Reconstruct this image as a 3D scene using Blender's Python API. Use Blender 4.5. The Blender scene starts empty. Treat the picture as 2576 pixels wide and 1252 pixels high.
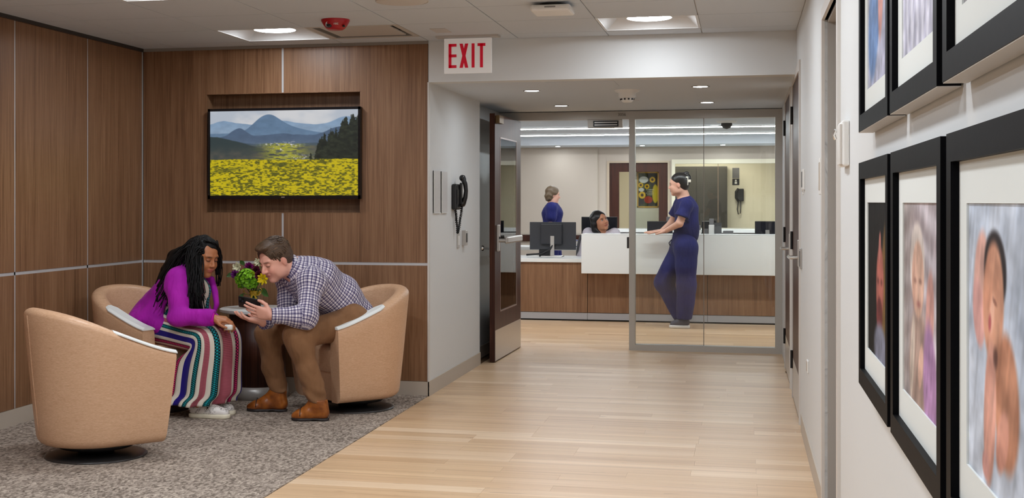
import bpy, bmesh, math, random
import numpy as np
from mathutils import Vector, Matrix
random.seed(7)
RNG = np.random.default_rng(11)
SC = bpy.context.scene
COL = SC.collection
PI = math.pi

# ------------------------------------------------------------------ camera
CAM_H = 1.32
FPX = 3300.0                      # focal length in pixels of the 2576 x 1252 frame
YAW = math.atan((1868.0 - 1085.0) / FPX)
cam_data = bpy.data.cameras.new('camera')
cam_data.sensor_fit = 'HORIZONTAL'
cam_data.sensor_width = 36.0
cam_data.lens = FPX / 2576.0 * 36.0
cam_data.shift_x = (1288.0 - 1085.0) / 2576.0
cam_data.shift_y = -(626.0 - 507.0) / 2576.0
cam_data.clip_start = 0.05
cam_data.clip_end = 100
cam = bpy.data.objects.new('camera', cam_data)
cam.location = (0, 0, CAM_H)
cam.rotation_euler = (PI / 2, 0, YAW)
COL.objects.link(cam)
SC.camera = cam

# ------------------------------------------------------------------ world and exposure
world = bpy.data.worlds.new('world')
world.use_nodes = True
world.node_tree.nodes['Background'].inputs[0].default_value = (0.9, 0.95, 1.0, 1)
world.node_tree.nodes['Background'].inputs[1].default_value = 0.25
SC.world = world
SC.view_settings.view_transform = 'Standard'
SC.view_settings.look = 'None'
SC.view_settings.exposure = 0.06
SC.view_settings.gamma = 1.0
SC.view_settings.use_curve_mapping = False
PANEL_POWER = 30.0      # each square troffer
DOWN_POWER = 9.0
LINEAR_POWER = 30.0

# ------------------------------------------------------------------ dimensions of the place (metres)
CZ = 2.41               # lounge ceiling
XL, XR = -2.075, 0.334  # corridor walls
XW = -4.18              # lounge left wall
YT = 8.66               # wood wall with the television
YG = 11.80              # glass partition
YK = 14.50              # reception counter front
SZ = 2.13               # corridor soffit
YB = 21.5               # rear wall of reception
RZ = 2.34               # reception ceiling
_fw = np.array([-math.sin(YAW), math.cos(YAW), 0]); _rt = np.array([math.cos(YAW), math.sin(YAW), 0])
def at(x, y, Y):
    """world point seen at photograph pixel (x, y) that stands at depth Y"""
    r = _fw * FPX + _rt * (x - 1085.0) + np.array([0, 0, 1.0]) * (507.0 - y)
    t = Y / r[1]
    return np.array([0, 0, CAM_H]) + r * t

# ------------------------------------------------------------------ materials
def s2l(c):
    c = np.asarray(c, float)
    if c.max() > 1.001: c = c / 255.0
    return np.where(c <= 0.04045, c / 12.92, ((c + 0.055) / 1.055) ** 2.4)
def rgb(*c):
    l = s2l(c); return (float(l[0]), float(l[1]), float(l[2]), 1.0)
MATS = {}
class NT:
    def __init__(self, name):
        self.m = bpy.data.materials.new(name); self.m.use_nodes = True
        self.t = self.m.node_tree; self.n = self.t.nodes; self.l = self.t.links
        self.b = self.n['Principled BSDF']; MATS[name] = self.m
    def node(self, typ, **kw):
        n = self.n.new(typ)
        for k, v in kw.items(): setattr(n, k, v)
        return n
    def set(self, sock, v):
        if hasattr(v, 'is_output') or isinstance(v, bpy.types.NodeSocket): self.l.new(v, sock)
        else: sock.default_value = v
    def bs(self, **kw):
        names = dict(color='Base Color', rough='Roughness', metal='Metallic', emit='Emission Color', estr='Emission Strength', trans='Transmission Weight', ior='IOR', coat='Coat Weight', crough='Coat Roughness', sheen='Sheen Weight', sss='Subsurface Weight', spec='Specular IOR Level', normal='Normal', alpha='Alpha')
        for k, v in kw.items(): self.set(self.b.inputs[names[k]], v)
        return self
    def coords(self, kind='Object'):
        return self.node('ShaderNodeTexCoord').outputs[kind]
    def pos(self): return self.node('ShaderNodeNewGeometry').outputs['Position']
    def mapping(self, v, scale=(1, 1, 1), loc=(0, 0, 0), rot=(0, 0, 0)):
        m = self.node('ShaderNodeMapping'); self.l.new(v, m.inputs[0])
        self.set(m.inputs[1], loc); m.inputs[2].default_value = rot; m.inputs[3].default_value = scale
        return m.outputs[0]
    def noise(self, v, scale=5, detail=2, rough=0.5, dist=0.0):
        n = self.node('ShaderNodeTexNoise'); self.l.new(v, n.inputs['Vector'])
        n.inputs['Scale'].default_value = scale; n.inputs['Detail'].default_value = detail
        n.inputs['Roughness'].default_value = rough; n.inputs['Distortion'].default_value = dist
        return n.outputs['Fac']
    def ramp(self, f, stops, interp='LINEAR'):
        r = self.node('ShaderNodeValToRGB'); self.l.new(f, r.inputs[0]); cr = r.color_ramp; cr.interpolation = interp
        while len(cr.elements) < len(stops): cr.elements.new(0.5)
        for e, (p, c) in zip(cr.elements, stops): e.position = p; e.color = c if len(c) == 4 else (*c, 1)
        return r.outputs[0]
    def math(self, op, a, b=0.0, c=None):
        n = self.node('ShaderNodeMath', operation=op); self.set(n.inputs[0], a); self.set(n.inputs[1], b)
        if c is not None: self.set(n.inputs[2], c)
        return n.outputs[0]
    def mix(self, f, a, b, blend='MIX'):
        n = self.node('ShaderNodeMix', data_type='RGBA', blend_type=blend); self.set(n.inputs[0], f); self.set(n.inputs[6], a); self.set(n.inputs[7], b)
        return n.outputs[2]
    def bump(self, h, strength=0.2, dist=0.01):
        n = self.node('ShaderNodeBump'); self.l.new(h, n.inputs['Height']); n.inputs['Strength'].default_value = strength; n.inputs['Distance'].default_value = dist
        return n.outputs[0]
    def attr(self, name, out='Color'):
        n = self.node('ShaderNodeAttribute'); n.attribute_name = name; return n.outputs[out]
def plain(name, color, rough=0.5, metal=0.0, **kw):
    if name in MATS: return MATS[name]
    t = NT(name); t.bs(color=color, rough=rough, metal=metal, **kw)
    # a little procedural unevenness so that nothing is perfectly flat
    n = t.noise(t.coords('Object'), 60, 2); t.set(t.b.inputs['Roughness'], t.math('MULTIPLY_ADD', n, 0.02, max(rough - 0.01, 0.02)))
    return t.m
def emit(name, color, strength):
    t = NT(name); t.bs(color=(0.8, 0.8, 0.8, 1), emit=color, estr=strength); return t.m

def mat_wood_panel():
    t = NT('walnut_laminate'); oi = t.node('ShaderNodeObjectInfo').outputs['Random']
    off = t.node('ShaderNodeCombineXYZ'); t.set(off.inputs[0], t.math('MULTIPLY', oi, 37.0)); t.set(off.inputs[2], t.math('MULTIPLY', oi, 11.0))
    p = t.mapping(t.pos(), loc=off.outputs[0])
    wide = t.noise(t.mapping(p, (9, 9, 0.35)), 1.0, 3, 0.55, 0.6)
    med = t.noise(t.mapping(p, (36, 36, 0.8)), 1.0, 4, 0.6, 2.2)
    fine = t.noise(t.mapping(p, (210, 210, 3.0)), 1.0, 3, 0.6)
    f = t.math('ADD', t.math('MULTIPLY', wide, 0.24), t.math('ADD', t.math('MULTIPLY', med, 0.42), t.math('MULTIPLY', fine, 0.34)))
    c = t.ramp(f, [(0.33, rgb(95, 65, 44)), (0.46, rgb(125, 89, 62)), (0.56, rgb(143, 106, 77)), (0.68, rgb(162, 124, 93))])
    t.bs(color=c, rough=0.42, spec=0.45, normal=t.bump(fine, 0.06, 0.003)); return t.m
def mat_plank():
    t = NT('pale_wood_plank'); oi = t.node('ShaderNodeObjectInfo').outputs['Random']; isl = t.node('ShaderNodeNewGeometry').outputs['Random Per Island']
    r = t.math('FRACT', t.math('ADD', t.math('MULTIPLY', oi, 7.3), isl))
    off = t.node('ShaderNodeCombineXYZ'); t.set(off.inputs[0], t.math('MULTIPLY', r, 53.0)); t.set(off.inputs[1], t.math('MULTIPLY', r, 19.0))
    p = t.mapping(t.pos(), loc=off.outputs[0])
    grain = t.noise(t.mapping(p, (0.9, 46, 1)), 1.0, 4, 0.6, 0.8)
    band = t.noise(t.mapping(p, (0.45, 17, 1)), 1.0, 2, 0.5, 0.4)
    knots = t.noise(t.mapping(p, (4.0, 30, 1)), 1.0, 2, 0.5, 1.2)
    base = t.ramp(r, [(0.0, rgb(206, 170, 132)), (0.35, rgb(221, 188, 150)), (0.65, rgb(213, 178, 141)), (1.0, rgb(232, 203, 170))])
    g = t.math('ADD', t.math('MULTIPLY', grain, 0.5), t.math('MULTIPLY', band, 0.5))
    tone = t.ramp(g, [(0.30, (0.74, 0.68, 0.62, 1)), (0.46, (0.93, 0.91, 0.89, 1)), (0.56, (1.0, 1.0, 1.0, 1)), (0.70, (1.12, 1.12, 1.12, 1))])
    c = t.mix(1.0, base, tone, 'MULTIPLY')
    kn = t.ramp(knots, [(0.0, (1, 1, 1, 1)), (0.715, (0, 0, 0, 1)), (0.79, (1, 1, 1, 1))]); 
    km = t.math('GREATER_THAN', knots, 0.70)
    c = t.mix(t.math('MULTIPLY', km, 0.30), c, rgb(120, 84, 56))
    t.bs(color=c, rough=0.36, spec=0.4, normal=t.bump(grain, 0.04, 0.002)); return t.m
def mat_carpet():
    t = NT('mottled_carpet'); p = t.pos()
    loops = t.node('ShaderNodeTexVoronoi'); t.l.new(t.mapping(p, (95, 48, 60)), loops.inputs['Vector']); loops.inputs['Scale'].default_value = 1.0
    hue = t.node('ShaderNodeSeparateColor'); t.l.new(loops.outputs['Color'], hue.inputs[0])
    blot = t.noise(t.mapping(p, (62, 26, 1)), 1.0, 3, 0.6, 0.9)
    big = t.noise(t.mapping(p, (3.0, 5.0, 1)), 1.0, 2)
    f = t.math('ADD', t.math('MULTIPLY', hue.outputs[0], 0.34), t.math('ADD', t.math('MULTIPLY', blot, 0.62), t.math('MULTIPLY', big, 0.18)))
    c = t.ramp(f, [(0.28, rgb(84, 74, 66)), (0.42, rgb(120, 108, 98)), (0.54, rgb(150, 137, 126)), (0.68, rgb(176, 162, 149)), (0.84, rgb(202, 188, 174))])
    h = t.math('ADD', t.math('MULTIPLY', loops.outputs['Distance'], -1.0), blot)
    t.bs(color=c, rough=0.95, spec=0.1, normal=t.bump(h, 0.7, 0.006)); return t.m
def mat_chair_fabric():
    t = NT('tan_woven_vinyl'); p = t.coords('Object')
    a = t.noise(t.mapping(p, (70, 70, 420)), 1.0, 2, 0.5); b = t.noise(t.mapping(p, (22, 22, 150)), 1.0, 2)
    f = t.math('ADD', t.math('MULTIPLY', a, 0.7), t.math('MULTIPLY', b, 0.3))
    c = t.ramp(f, [(0.25, rgb(196, 152, 118)), (0.5, rgb(212, 170, 136)), (0.75, rgb(226, 188, 156))])
    t.bs(color=c, rough=0.42, spec=0.45, normal=t.bump(a, 0.06, 0.002)); return t.m
def mat_wallpaint(name, c, rough=0.55):
    t = NT(name); n = t.noise(t.pos(), 2.0, 3); col = t.mix(t.math('MULTIPLY', n, 0.12), c, (c[0] * 0.9, c[1] * 0.9, c[2] * 0.9, 1))
    t.bs(color=col, rough=rough, spec=0.3, normal=t.bump(t.noise(t.pos(), 260, 2), 0.03, 0.002)); return t.m
def mat_glass(name='clear_glass', tint=(0.97, 0.985, 0.975, 1), fres=1.45):
    t = NT(name); out = t.n['Material Output']; t.n.remove(t.b)
    tr = t.node('ShaderNodeBsdfTransparent'); tr.inputs[0].default_value = tint
    gl = t.node('ShaderNodeBsdfGlossy'); gl.inputs['Roughness'].default_value = 0.0
    fr = t.node('ShaderNodeFresnel'); fr.inputs['IOR'].default_value = fres
    mx = t.node('ShaderNodeMixShader'); t.l.new(fr.outputs[0], mx.inputs[0]); t.l.new(tr.outputs[0], mx.inputs[1]); t.l.new(gl.outputs[0], mx.inputs[2]); t.l.new(mx.outputs[0], out.inputs[0])
    return t.m
def mat_brushed(name, c, rough=0.32, axis=(2, 2, 220)):
    t = NT(name); n = t.noise(t.mapping(t.coords('Object'), axis), 1.0, 2)
    t.bs(color=t.mix(t.math('MULTIPLY', n, 0.25), c, (c[0] * 0.7, c[1] * 0.7, c[2] * 0.7, 1)), metal=0.9, rough=t.math('MULTIPLY_ADD', n, 0.15, rough - 0.07)); return t.m
def mat_vcol(name, rough=0.5, emission=0.0, **kw):
    t = NT(name); c = t.attr('col')
    n = t.noise(t.coords('Object'), 30, 2); t.bs(rough=t.math('MULTIPLY_ADD', n, 0.06, rough - 0.03), **kw)
    if emission > 0: t.bs(color=(0.01, 0.01, 0.01, 1), emit=c, estr=emission)
    else: t.bs(color=c)
    return t.m
WOOD = mat_wood_panel(); PLANK = mat_plank(); CARPET = mat_carpet(); FABRIC = mat_chair_fabric()
WALLP = mat_wallpaint('warm_white_paint', rgb(222, 223, 223)); TRIMP = plain('greige_trim', rgb(192, 180, 166), 0.5)
FRAMEP = plain('door_frame_paint', rgb(214, 208, 202), 0.4)
BEIGEP = mat_wallpaint('beige_paint', rgb(196, 184, 170)); CREAMP = mat_wallpaint('cream_paint', rgb(238, 230, 206))
TILE = mat_wallpaint('ceiling_tile_white', rgb(209, 215, 222), 0.8); GRIDM = plain('ceiling_grid_metal', rgb(190, 184, 178), 0.5)
ALU = plain('brushed_aluminium', rgb(206, 206, 208), 0.4, 0.3); STEEL = plain('satin_steel', rgb(200, 196, 192), 0.3, 0.8)
CHROME = plain('chrome', rgb(225, 225, 225), 0.12, 1.0); WHITEG = plain('white_solid_surface', rgb(236, 238, 236), 0.28)
WHITEP = plain('white_plastic', rgb(236, 234, 230), 0.4); BLACKP = plain('black_plastic', rgb(26, 26, 28), 0.35); DARKG = plain('dark_grey_metal', rgb(70, 68, 68), 0.35, 0.7)
BLACKM = plain('black_matte', rgb(14, 14, 15), 0.6); REDP = plain('red_plastic', rgb(176, 16, 30), 0.3); REDL = plain('exit_red', rgb(214, 10, 48), 0.5, emit=rgb(214, 10, 48), estr=0.12)
GLASS = mat_glass(); BROWND = None
def mat_door():
    t = NT('dark_walnut_veneer'); p = t.pos(); g = t.noise(t.mapping(p, (60, 60, 1.5)), 1.0, 3, 0.6, 0.6)
    t.bs(color=t.ramp(g, [(0.3, rgb(48, 23, 15)), (0.55, rgb(70, 36, 24)), (0.75, rgb(88, 50, 34))]), rough=0.40, spec=0.28); return t.m
BROWND = mat_door()
FRAMEB = plain('black_frame_lacquer', rgb(8, 8, 11), 0.5, spec=.06); MATB = plain('white_mount_board', rgb(226, 229, 226), 0.85); LAMPW = emit('lamp_lens', (0.885, 0.945, 1.0, 1), 84.0)
LAMPF = emit('lamp_lens_dimmed', (0.885, 0.945, 1.0, 1), 46.0); LINL = emit('linear_lamp', (0.90, 0.955, 1.0, 1), 36.0); DOWNL = emit('downlight_lens', (0.86, 0.935, 1.0, 1), 130.0); PRINT = mat_vcol('photo_print', 0.6, spec=0.12)
REFL = plain('lamp_reflector_white', rgb(226, 226, 226), 0.5)

# ------------------------------------------------------------------ object helpers
def tag(o, label=None, cat=None, group=None, kind=None):
    if label: o['label'] = label
    if cat: o['category'] = cat
    if group: o['group'] = group
    if kind: o['kind'] = kind
    return o
def link(o, parent=None):
    COL.objects.link(o)
    if parent is not None: o.parent = parent
    return o
def empty(name, loc=(0, 0, 0), rz=0.0, label=None, cat=None, group=None, kind=None):
    o = bpy.data.objects.new(name, None); o.empty_display_size = 0.1
    o.location = loc; o.rotation_euler = (0, 0, rz); link(o); return tag(o, label, cat, group, kind)
def mesh(name, v, f, mat=None, parent=None, smooth=False):
    me = bpy.data.meshes.new(name); me.from_pydata([tuple(map(float, p)) for p in v], [], [tuple(int(i) for i in q) for q in f]); me.update()
    if mat is not None: me.materials.append(mat)
    if smooth: me.polygons.foreach_set('use_smooth', [True] * len(me.polygons))
    return link(bpy.data.objects.new(name, me), parent)
class MB:
    """collects simple solids of one part"""
    def __init__(self): self.v = []; self.f = []; self.smooth = False
    def add(self, v, f):
        n = len(self.v); self.v += [tuple(map(float, p)) for p in v]; self.f += [tuple(i + n for i in q) for q in f]; return self
    def box(self, x0, x1, y0, y1, z0, z1, ch=0.0):
        if ch <= 0:
            v = [(x, y, z) for x in (x0, x1) for y in (y0, y1) for z in (z0, z1)]
            return self.add(v, [(0, 1, 3, 2), (4, 6, 7, 5), (0, 4, 5, 1), (2, 3, 7, 6), (0, 2, 6, 4), (1, 5, 7, 3)])
        bm = bmesh.new(); bmesh.ops.create_cube(bm, size=1.0)
        for q in bm.verts: q.co = ((x0 + x1) / 2 + q.co.x * (x1 - x0), (y0 + y1) / 2 + q.co.y * (y1 - y0), (z0 + z1) / 2 + q.co.z * (z1 - z0))
        bmesh.ops.bevel(bm, geom=bm.edges[:], offset=ch, segments=2, affect='EDGES', profile=0.5)
        bm.verts.index_update(); self.add([q.co[:] for q in bm.verts], [[q.index for q in fc.verts] for fc in bm.faces]); bm.free(); return self
    def prism(self, poly, a0, a1, axis='z'):
        n = len(poly)
        def P(p, a): return {'z': (p[0], p[1], a), 'y': (p[0], a, p[1]), 'x': (a, p[0], p[1])}[axis]
        v = [P(p, a0) for p in poly] + [P(p, a1) for p in poly]
        return self.add(v, [tuple(range(n))[::-1], tuple(range(n, 2 * n))] + [(i, (i + 1) % n, n + (i + 1) % n, n + i) for i in range(n)])
    def tube(self, pts, r, seg=8, cap=True):
        pts = [Vector(p) for p in pts]; rs = r if hasattr(r, '__len__') else [r] * len(pts); v = []; f = []
        up = Vector((0, 0, 1)); prev = None
        for i, p in enumerate(pts):
            d = (pts[min(i + 1, len(pts) - 1)] - pts[max(i - 1, 0)]); d = d.normalized() if d.length > 1e-9 else Vector((0, 0, 1))
            if prev is None: a = d.cross(up) if abs(d.dot(up)) < 0.95 else d.cross(Vector((1, 0, 0)))
            else: a = prev - d * prev.dot(d)
            a.normalize(); b = d.cross(a); prev = a
            for k in range(seg):
                q = p + (a * math.cos(2 * PI * k / seg) + b * math.sin(2 * PI * k / seg)) * rs[i]; v.append(q[:])
        for i in range(len(pts) - 1):
            for k in range(seg): f.append((i * seg + k, i * seg + (k + 1) % seg, (i + 1) * seg + (k + 1) % seg, (i + 1) * seg + k))
        if cap: f += [tuple(range(seg))[::-1], tuple(range((len(pts) - 1) * seg, len(pts) * seg))]
        return self.add(v, f)
    def lathe(self, prof, c=(0, 0, 0), seg=24, axis='z'):
        v = []; f = []; n = len(prof)
        for k in range(seg):
            a = 2 * PI * k / seg; ca, sa = math.cos(a), math.sin(a)
            for r, h in prof:
                p = {'z': (r * ca, r * sa, h), 'y': (r * ca, h, r * sa), 'x': (h, r * ca, r * sa)}[axis]
                v.append((p[0] + c[0], p[1] + c[1], p[2] + c[2]))
        for k in range(seg):
            for i in range(n - 1): f.append((k * n + i, k * n + i + 1, ((k + 1) % seg) * n + i + 1, ((k + 1) % seg) * n + i))
        return self.add(v, f)
    def ball(self, c, r, seg=12, rings=8):
        r = r if hasattr(r, '__len__') else (r, r, r)
        v = []; f = []
        for j in range(rings + 1):
            th = PI * j / rings
            for k in range(seg): a = 2 * PI * k / seg; v.append((c[0] + r[0] * math.sin(th) * math.cos(a), c[1] + r[1] * math.sin(th) * math.sin(a), c[2] + r[2] * math.cos(th)))
        for j in range(rings):
            for k in range(seg): f.append((j * seg + k, (j + 1) * seg + k, (j + 1) * seg + (k + 1) % seg, j * seg + (k + 1) % seg))
        return self.add(v, f)
    def build(self, name, mat, parent=None, smooth=False): return mesh(name, self.v, self.f, mat, parent, smooth)
def box(name, b, mat, parent=None, ch=0.0): return MB().box(*b, ch=ch).build(name, mat, parent)
def autosmooth(o, ang=0.6):
    me = o.data; me.polygons.foreach_set('use_smooth', [True] * len(me.polygons)); me.set_sharp_from_angle(angle=ang); return o
def fixnormals(o):
    bm = bmesh.new(); bm.from_mesh(o.data); bmesh.ops.recalc_face_normals(bm, faces=bm.faces[:]); bm.to_mesh(o.data); bm.free(); return o
def text_mesh(name, txt, size, mat, parent, M, extrude=0.001, sx=1.0):
    cu = bpy.data.curves.new(name, 'FONT'); cu.body = txt; cu.size = size; cu.extrude = extrude; cu.align_x = 'CENTER'; cu.align_y = 'CENTER'
    fo = bpy.data.objects.new(name, cu); COL.objects.link(fo); bpy.context.view_layer.update()
    me = bpy.data.meshes.new_from_object(fo.evaluated_get(bpy.context.evaluated_depsgraph_get())); bpy.data.objects.remove(fo); bpy.data.curves.remove(cu)
    me.transform(Matrix.Diagonal((sx, 1, 1, 1))); me.transform(M); me.materials.clear(); me.materials.append(mat); me.name = name
    return link(bpy.data.objects.new(name, me), parent)
def painted(name, img, origin, du, dv, mat, parent=None):
    """flat print: rows of colour on a grid of points; img (H, W, 3) in sRGB 0-1"""
    H, W, _ = img.shape; uu, vv = np.meshgrid(np.linspace(0, 1, W), np.linspace(0, 1, H))
    P = np.array(origin)[None, None] + uu[..., None] * np.array(du) + vv[..., None] * np.array(dv); P = P.reshape(-1, 3)
    idx = np.arange(H * W).reshape(H, W); q = np.stack([idx[:-1, :-1], idx[1:, :-1], idx[1:, 1:], idx[:-1, 1:]], -1).reshape(-1, 4)
    o = npmesh(name, P, q, mat, parent); set_col(o, s2l(np.clip(img, 0, 1)).reshape(-1, 3)); return o
def npmesh(name, P, q, mat, parent=None, smooth=False):
    me = bpy.data.meshes.new(name); P = np.asarray(P, np.float32); q = np.asarray(q, np.int32); k = q.shape[1]
    me.vertices.add(len(P)); me.vertices.foreach_set('co', P.ravel()); me.loops.add(q.size); me.loops.foreach_set('vertex_index', q.ravel())
    me.polygons.add(len(q)); me.polygons.foreach_set('loop_start', np.arange(0, q.size, k, dtype=np.int32)); me.polygons.foreach_set('loop_total', np.full(len(q), k, np.int32))
    me.update(calc_edges=True); me.validate()
    if smooth: me.polygons.foreach_set('use_smooth', np.ones(len(q), bool))
    if mat is not None: me.materials.append(mat)
    return link(bpy.data.objects.new(name, me), parent)
def set_col(o, lin, name='col'):
    a = o.data.color_attributes.new(name, 'FLOAT_COLOR', 'POINT'); n = len(o.data.vertices)
    c = np.ones((n, 4), np.float32); c[:, :3] = lin[:n]; a.data.foreach_set('color', c.ravel()); return o
def set_vec(o, name, arr):
    a = o.data.attributes.new(name, 'FLOAT_VECTOR', 'POINT'); a.data.foreach_set('vector', np.asarray(arr, np.float32).ravel()); return o
def copy_tree(o, parent=None):
    c = o.copy(); COL.objects.link(c); c.parent = parent
    for ch in list(o.children): copy_tree(ch, c)
    return c
# ================================================================== FLOORS
fl = box('floor', (-6.5, 3.5, -3.2, 24.0, -0.06, -0.010), plain('floor_underlay', rgb(120, 92, 66), 0.6)); tag(fl, 'pale wood plank floor running through the corridor to reception', 'floor', kind='structure')
PW = 0.122
def plank_mesh(L):
    m = MB().box(0, L - 0.0007, 0, PW - 0.0007, -0.009, 0.0); me = mesh('plank', m.v, m.f, PLANK); d = me.data; bpy.data.objects.remove(me); return d
PLK = {L: plank_mesh(L) for L in (1.22, 0.61, 0.92)}
far = MB(); row = 0; y = 4.0; nplank = 0
while y < 16.0:
    x = XL - 0.35 - random.random() * 1.1 if y > YT else XL
    xend = XR if y < YG - PW else 2.6
    if y > YG: x = -4.2 - random.random()
    first = True
    while x < xend - 0.01:
        L = random.choice((1.22, 1.22, 0.92, 0.61)) if not first else random.choice((1.22, 0.61, 0.92)); first = False
        x0 = max(x, XL if y < YG - PW else -5.5); x1 = min(x + L, xend)
        if x1 - x0 > 0.02:
            if y < 9.9 and nplank < 296:
                if abs((x1 - x0) - L) < 1e-6: o = bpy.data.objects.new('plank', PLK[L]); o.location = (x0, y, 0)
                else:
                    mm = MB().box(0, x1 - x0 - 0.0007, 0, PW - 0.0007, -0.009, 0.0); o = mm.build('plank', PLANK); COL.objects.unlink(o); o.location = (x0, y, 0)
                link(o, fl); nplank += 1
            else: far.box(x0, x1 - 0.0007, y, y + PW - 0.0007, -0.009, 0.0)
        x += L
    y += PW; row += 1
o = far.build('plank_field', PLANK, fl); tag(o, kind='stuff')
rf = box('floor_reception', (-6.5, 3.5, 16.0, 24.0, -0.009, -0.001), plain('grey_vinyl', rgb(170, 160, 150), 0.4)); tag(rf, 'grey vinyl floor behind the reception counter', 'floor', kind='structure')
cf = box('floor_carpet', (XW, XL - 0.001, -3.0, YT, -0.009, 0.004), CARPET); tag(cf, 'grey mottled loop carpet of the lounge', 'carpet', kind='structure')
nf = box('floor_entry', (XL, XR, -3.0, 4.0, -0.009, 0.0), PLANK); tag(nf, 'pale wood floor nearest the viewer', 'floor', kind='structure')

# ================================================================== WOOD WALLS
TRZ = 0.895; TW = 0.0095; SW = 0.0075
wb = MB().box(XW - 0.15, XL - 0.01, YT + 0.14, YT + 0.2, 0, CZ + 0.1)
NX0, NX1, NZ0, NZ1 = -3.69, -2.555, 1.241, 2.08
wb.box(XW, NX0, YT + 0.012, YT + 0.14, 0, CZ).box(NX1, XL - 0.002, YT + 0.012, YT + 0.14, 0, CZ).box(NX0, NX1, YT + 0.012, YT + 0.14, 0, NZ0).box(NX0, NX1, YT + 0.012, YT + 0.14, NZ1, CZ)
wall_back = wb.build('wall_back', plain('panel_substrate', rgb(60, 42, 32), 0.7)); tag(wall_back, 'walnut panelled wall with the recessed television', 'wall', kind='structure')
XM = -3.12; xa, xb, xc = XW + 0.008, XM, XL - 0.004
z0, z1, z2, z3 = 0.10, TRZ - TW, TRZ + TW, CZ - 0.02
Y0, Y1 = YT, YT + 0.012
MB().box(xa, xb - SW, Y0, Y1, z0, z1).build('wood_panel', WOOD, wall_back)
MB().box(xb + SW, xc, Y0, Y1, z0, z1).build('wood_panel', WOOD, wall_back)
MB().prism([(xa, z2), (xb - SW, z2), (xb - SW, NZ0), (NX0, NZ0), (NX0, NZ1), (xb - SW, NZ1), (xb - SW, z3), (xa, z3)], Y0, Y1, 'y').build('wood_panel', WOOD, wall_back)
MB().prism([(xc, z2), (xc, z3), (xb + SW, z3), (xb + SW, NZ1), (NX1, NZ1), (NX1, NZ0), (xb + SW, NZ0), (xb + SW, z2)], Y0, Y1, 'y').build('wood_panel', WOOD, wall_back)
MB().box(xa, xc, Y0 + 0.003, Y1, z1, z2).build('metal_reveal', ALU, wall_back)
MB().box(xb - SW, xb + SW, Y0 + 0.003, Y1, NZ1, z3).build('metal_reveal', ALU, wall_back)
MB().box(xb - SW, xb + SW, Y0 + 0.003, Y1, z2, NZ0).build('metal_reveal', ALU, wall_back)
MB().box(xb - SW, xb + SW, Y0 + 0.003, Y1, z0, z1).build('metal_reveal', ALU, wall_back)
nl = MB().box(NX0, NX1, YT + 0.125, YT + 0.138, NZ0, NZ1).box(NX0, NX0 + 0.004, YT, YT + 0.125, NZ0, NZ1).box(NX1 - 0.004, NX1, YT, YT + 0.125, NZ0, NZ1).box(NX0, NX1, YT, YT + 0.125, NZ0, NZ0 + 0.004).box(NX0, NX1, YT, YT + 0.125, NZ1 - 0.004, NZ1)
nl.build('niche_lining', WOOD, wall_back)
# left wall: panels between vertical reveals
wl = MB().box(XW - 0.2, XW - 0.012, -3.0, YT + 0.2, 0, CZ + 0.1).build('wall_left', plain('panel_substrate2', rgb(60, 42, 32), 0.7)); tag(wl, 'walnut panelled left wall with aluminium reveals', 'wall', kind='structure')
ys = [YT - 0.003, 7.855, 6.97, 6.085, 5.2, 4.315, 3.43, 2.5, 1.5, 0.5, -0.6, -1.8, -3.0]
for a, b in zip(ys[:-1], ys[1:]):
    MB().box(XW - 0.012, XW, b + SW, a - SW, z0, z1).build('wood_panel', WOOD, wl); MB().box(XW - 0.012, XW, b + SW, a - SW, z2, z3).build('wood_panel', WOOD, wl)
    MB().box(XW - 0.012, XW - 0.003, b - SW, b + SW, z0, z3).build('metal_reveal', ALU, wl)
MB().box(XW - 0.012, XW - 0.003, -3.0, YT, z1, z2).build('metal_reveal', ALU, wl)
MB().box(XW - 0.012, XW + 0.004, YT - 0.006, YT + 0.002, z0, z3).build('metal_reveal', ALU, wl)
DKTR = plain('dark_bronze_angle', rgb(64, 58, 54), 0.4, 0.5)
tag(box('trim_1', (XW - 0.012, XW + 0.018, -3.0, YT, CZ - 0.022, CZ), DKTR), 'dark metal wall angle above the left wood wall', 'trim', kind='structure')
tag(box('trim_2', (XW, XL, YT - 0.02, YT + 0.012, CZ - 0.02, CZ), plain('grey_angle', rgb(140, 132, 124), 0.45)), 'grey metal wall angle above the television wall', 'trim', kind='structure')
tag(box('baseboard_left', (XW - 0.012, XW + 0.006, -3.0, YT, 0.0, 0.098), TRIMP), 'greige cove base under the left wood wall', 'baseboard', kind='structure')
tag(box('baseboard_back', (XW, XL + 0.006, YT - 0.006, YT + 0.012, 0.0, 0.098), TRIMP), 'greige cove base under the television wall', 'baseboard', kind='structure')
# wall behind the viewer closes the room
tag(box('wall_entry', (XW - 0.2, XR + 0.2, -3.2, -3.0, 0, CZ + 0.1), WALLP), 'white wall behind the viewer', 'wall', kind='structure')

# ================================================================== CORRIDOR WALLS
tag(MB().box(XL - 0.16, XL, YT + 0.0125, 10.45, 0, SZ + 0.3).box(XL - 0.16, XL - 0.08, 10.45, YG + 0.05, 0, SZ + 0.3).build('wall_corridor', WALLP), 'white corridor wall with the black telephone', 'wall', kind='structure')
tag(MB().box(XL - 0.002, XL + 0.007, YT - 0.006, 10.45, 0, 0.1).box(XL - 0.08, XL - 0.072, 10.45, YG, 0, 0.1).build('baseboard_corridor', TRIMP), 'greige base along the corridor wall', 'baseboard', kind='structure')
tag(box('trim_3', (XL - 0.006, XL + 0.004, YT - 0.004, YT + 0.03, 0.1, SZ), plain('corner_guard', rgb(214, 210, 206), 0.35)), 'pale corner guard at the end of the wood wall', 'trim', kind='structure')
tag(box('wall_header', (XL, XR + 0.1, YT, YT + 0.14, SZ, CZ + 0.1), WALLP), 'white bulkhead over the corridor opening', 'wall', kind='structure')
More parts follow.
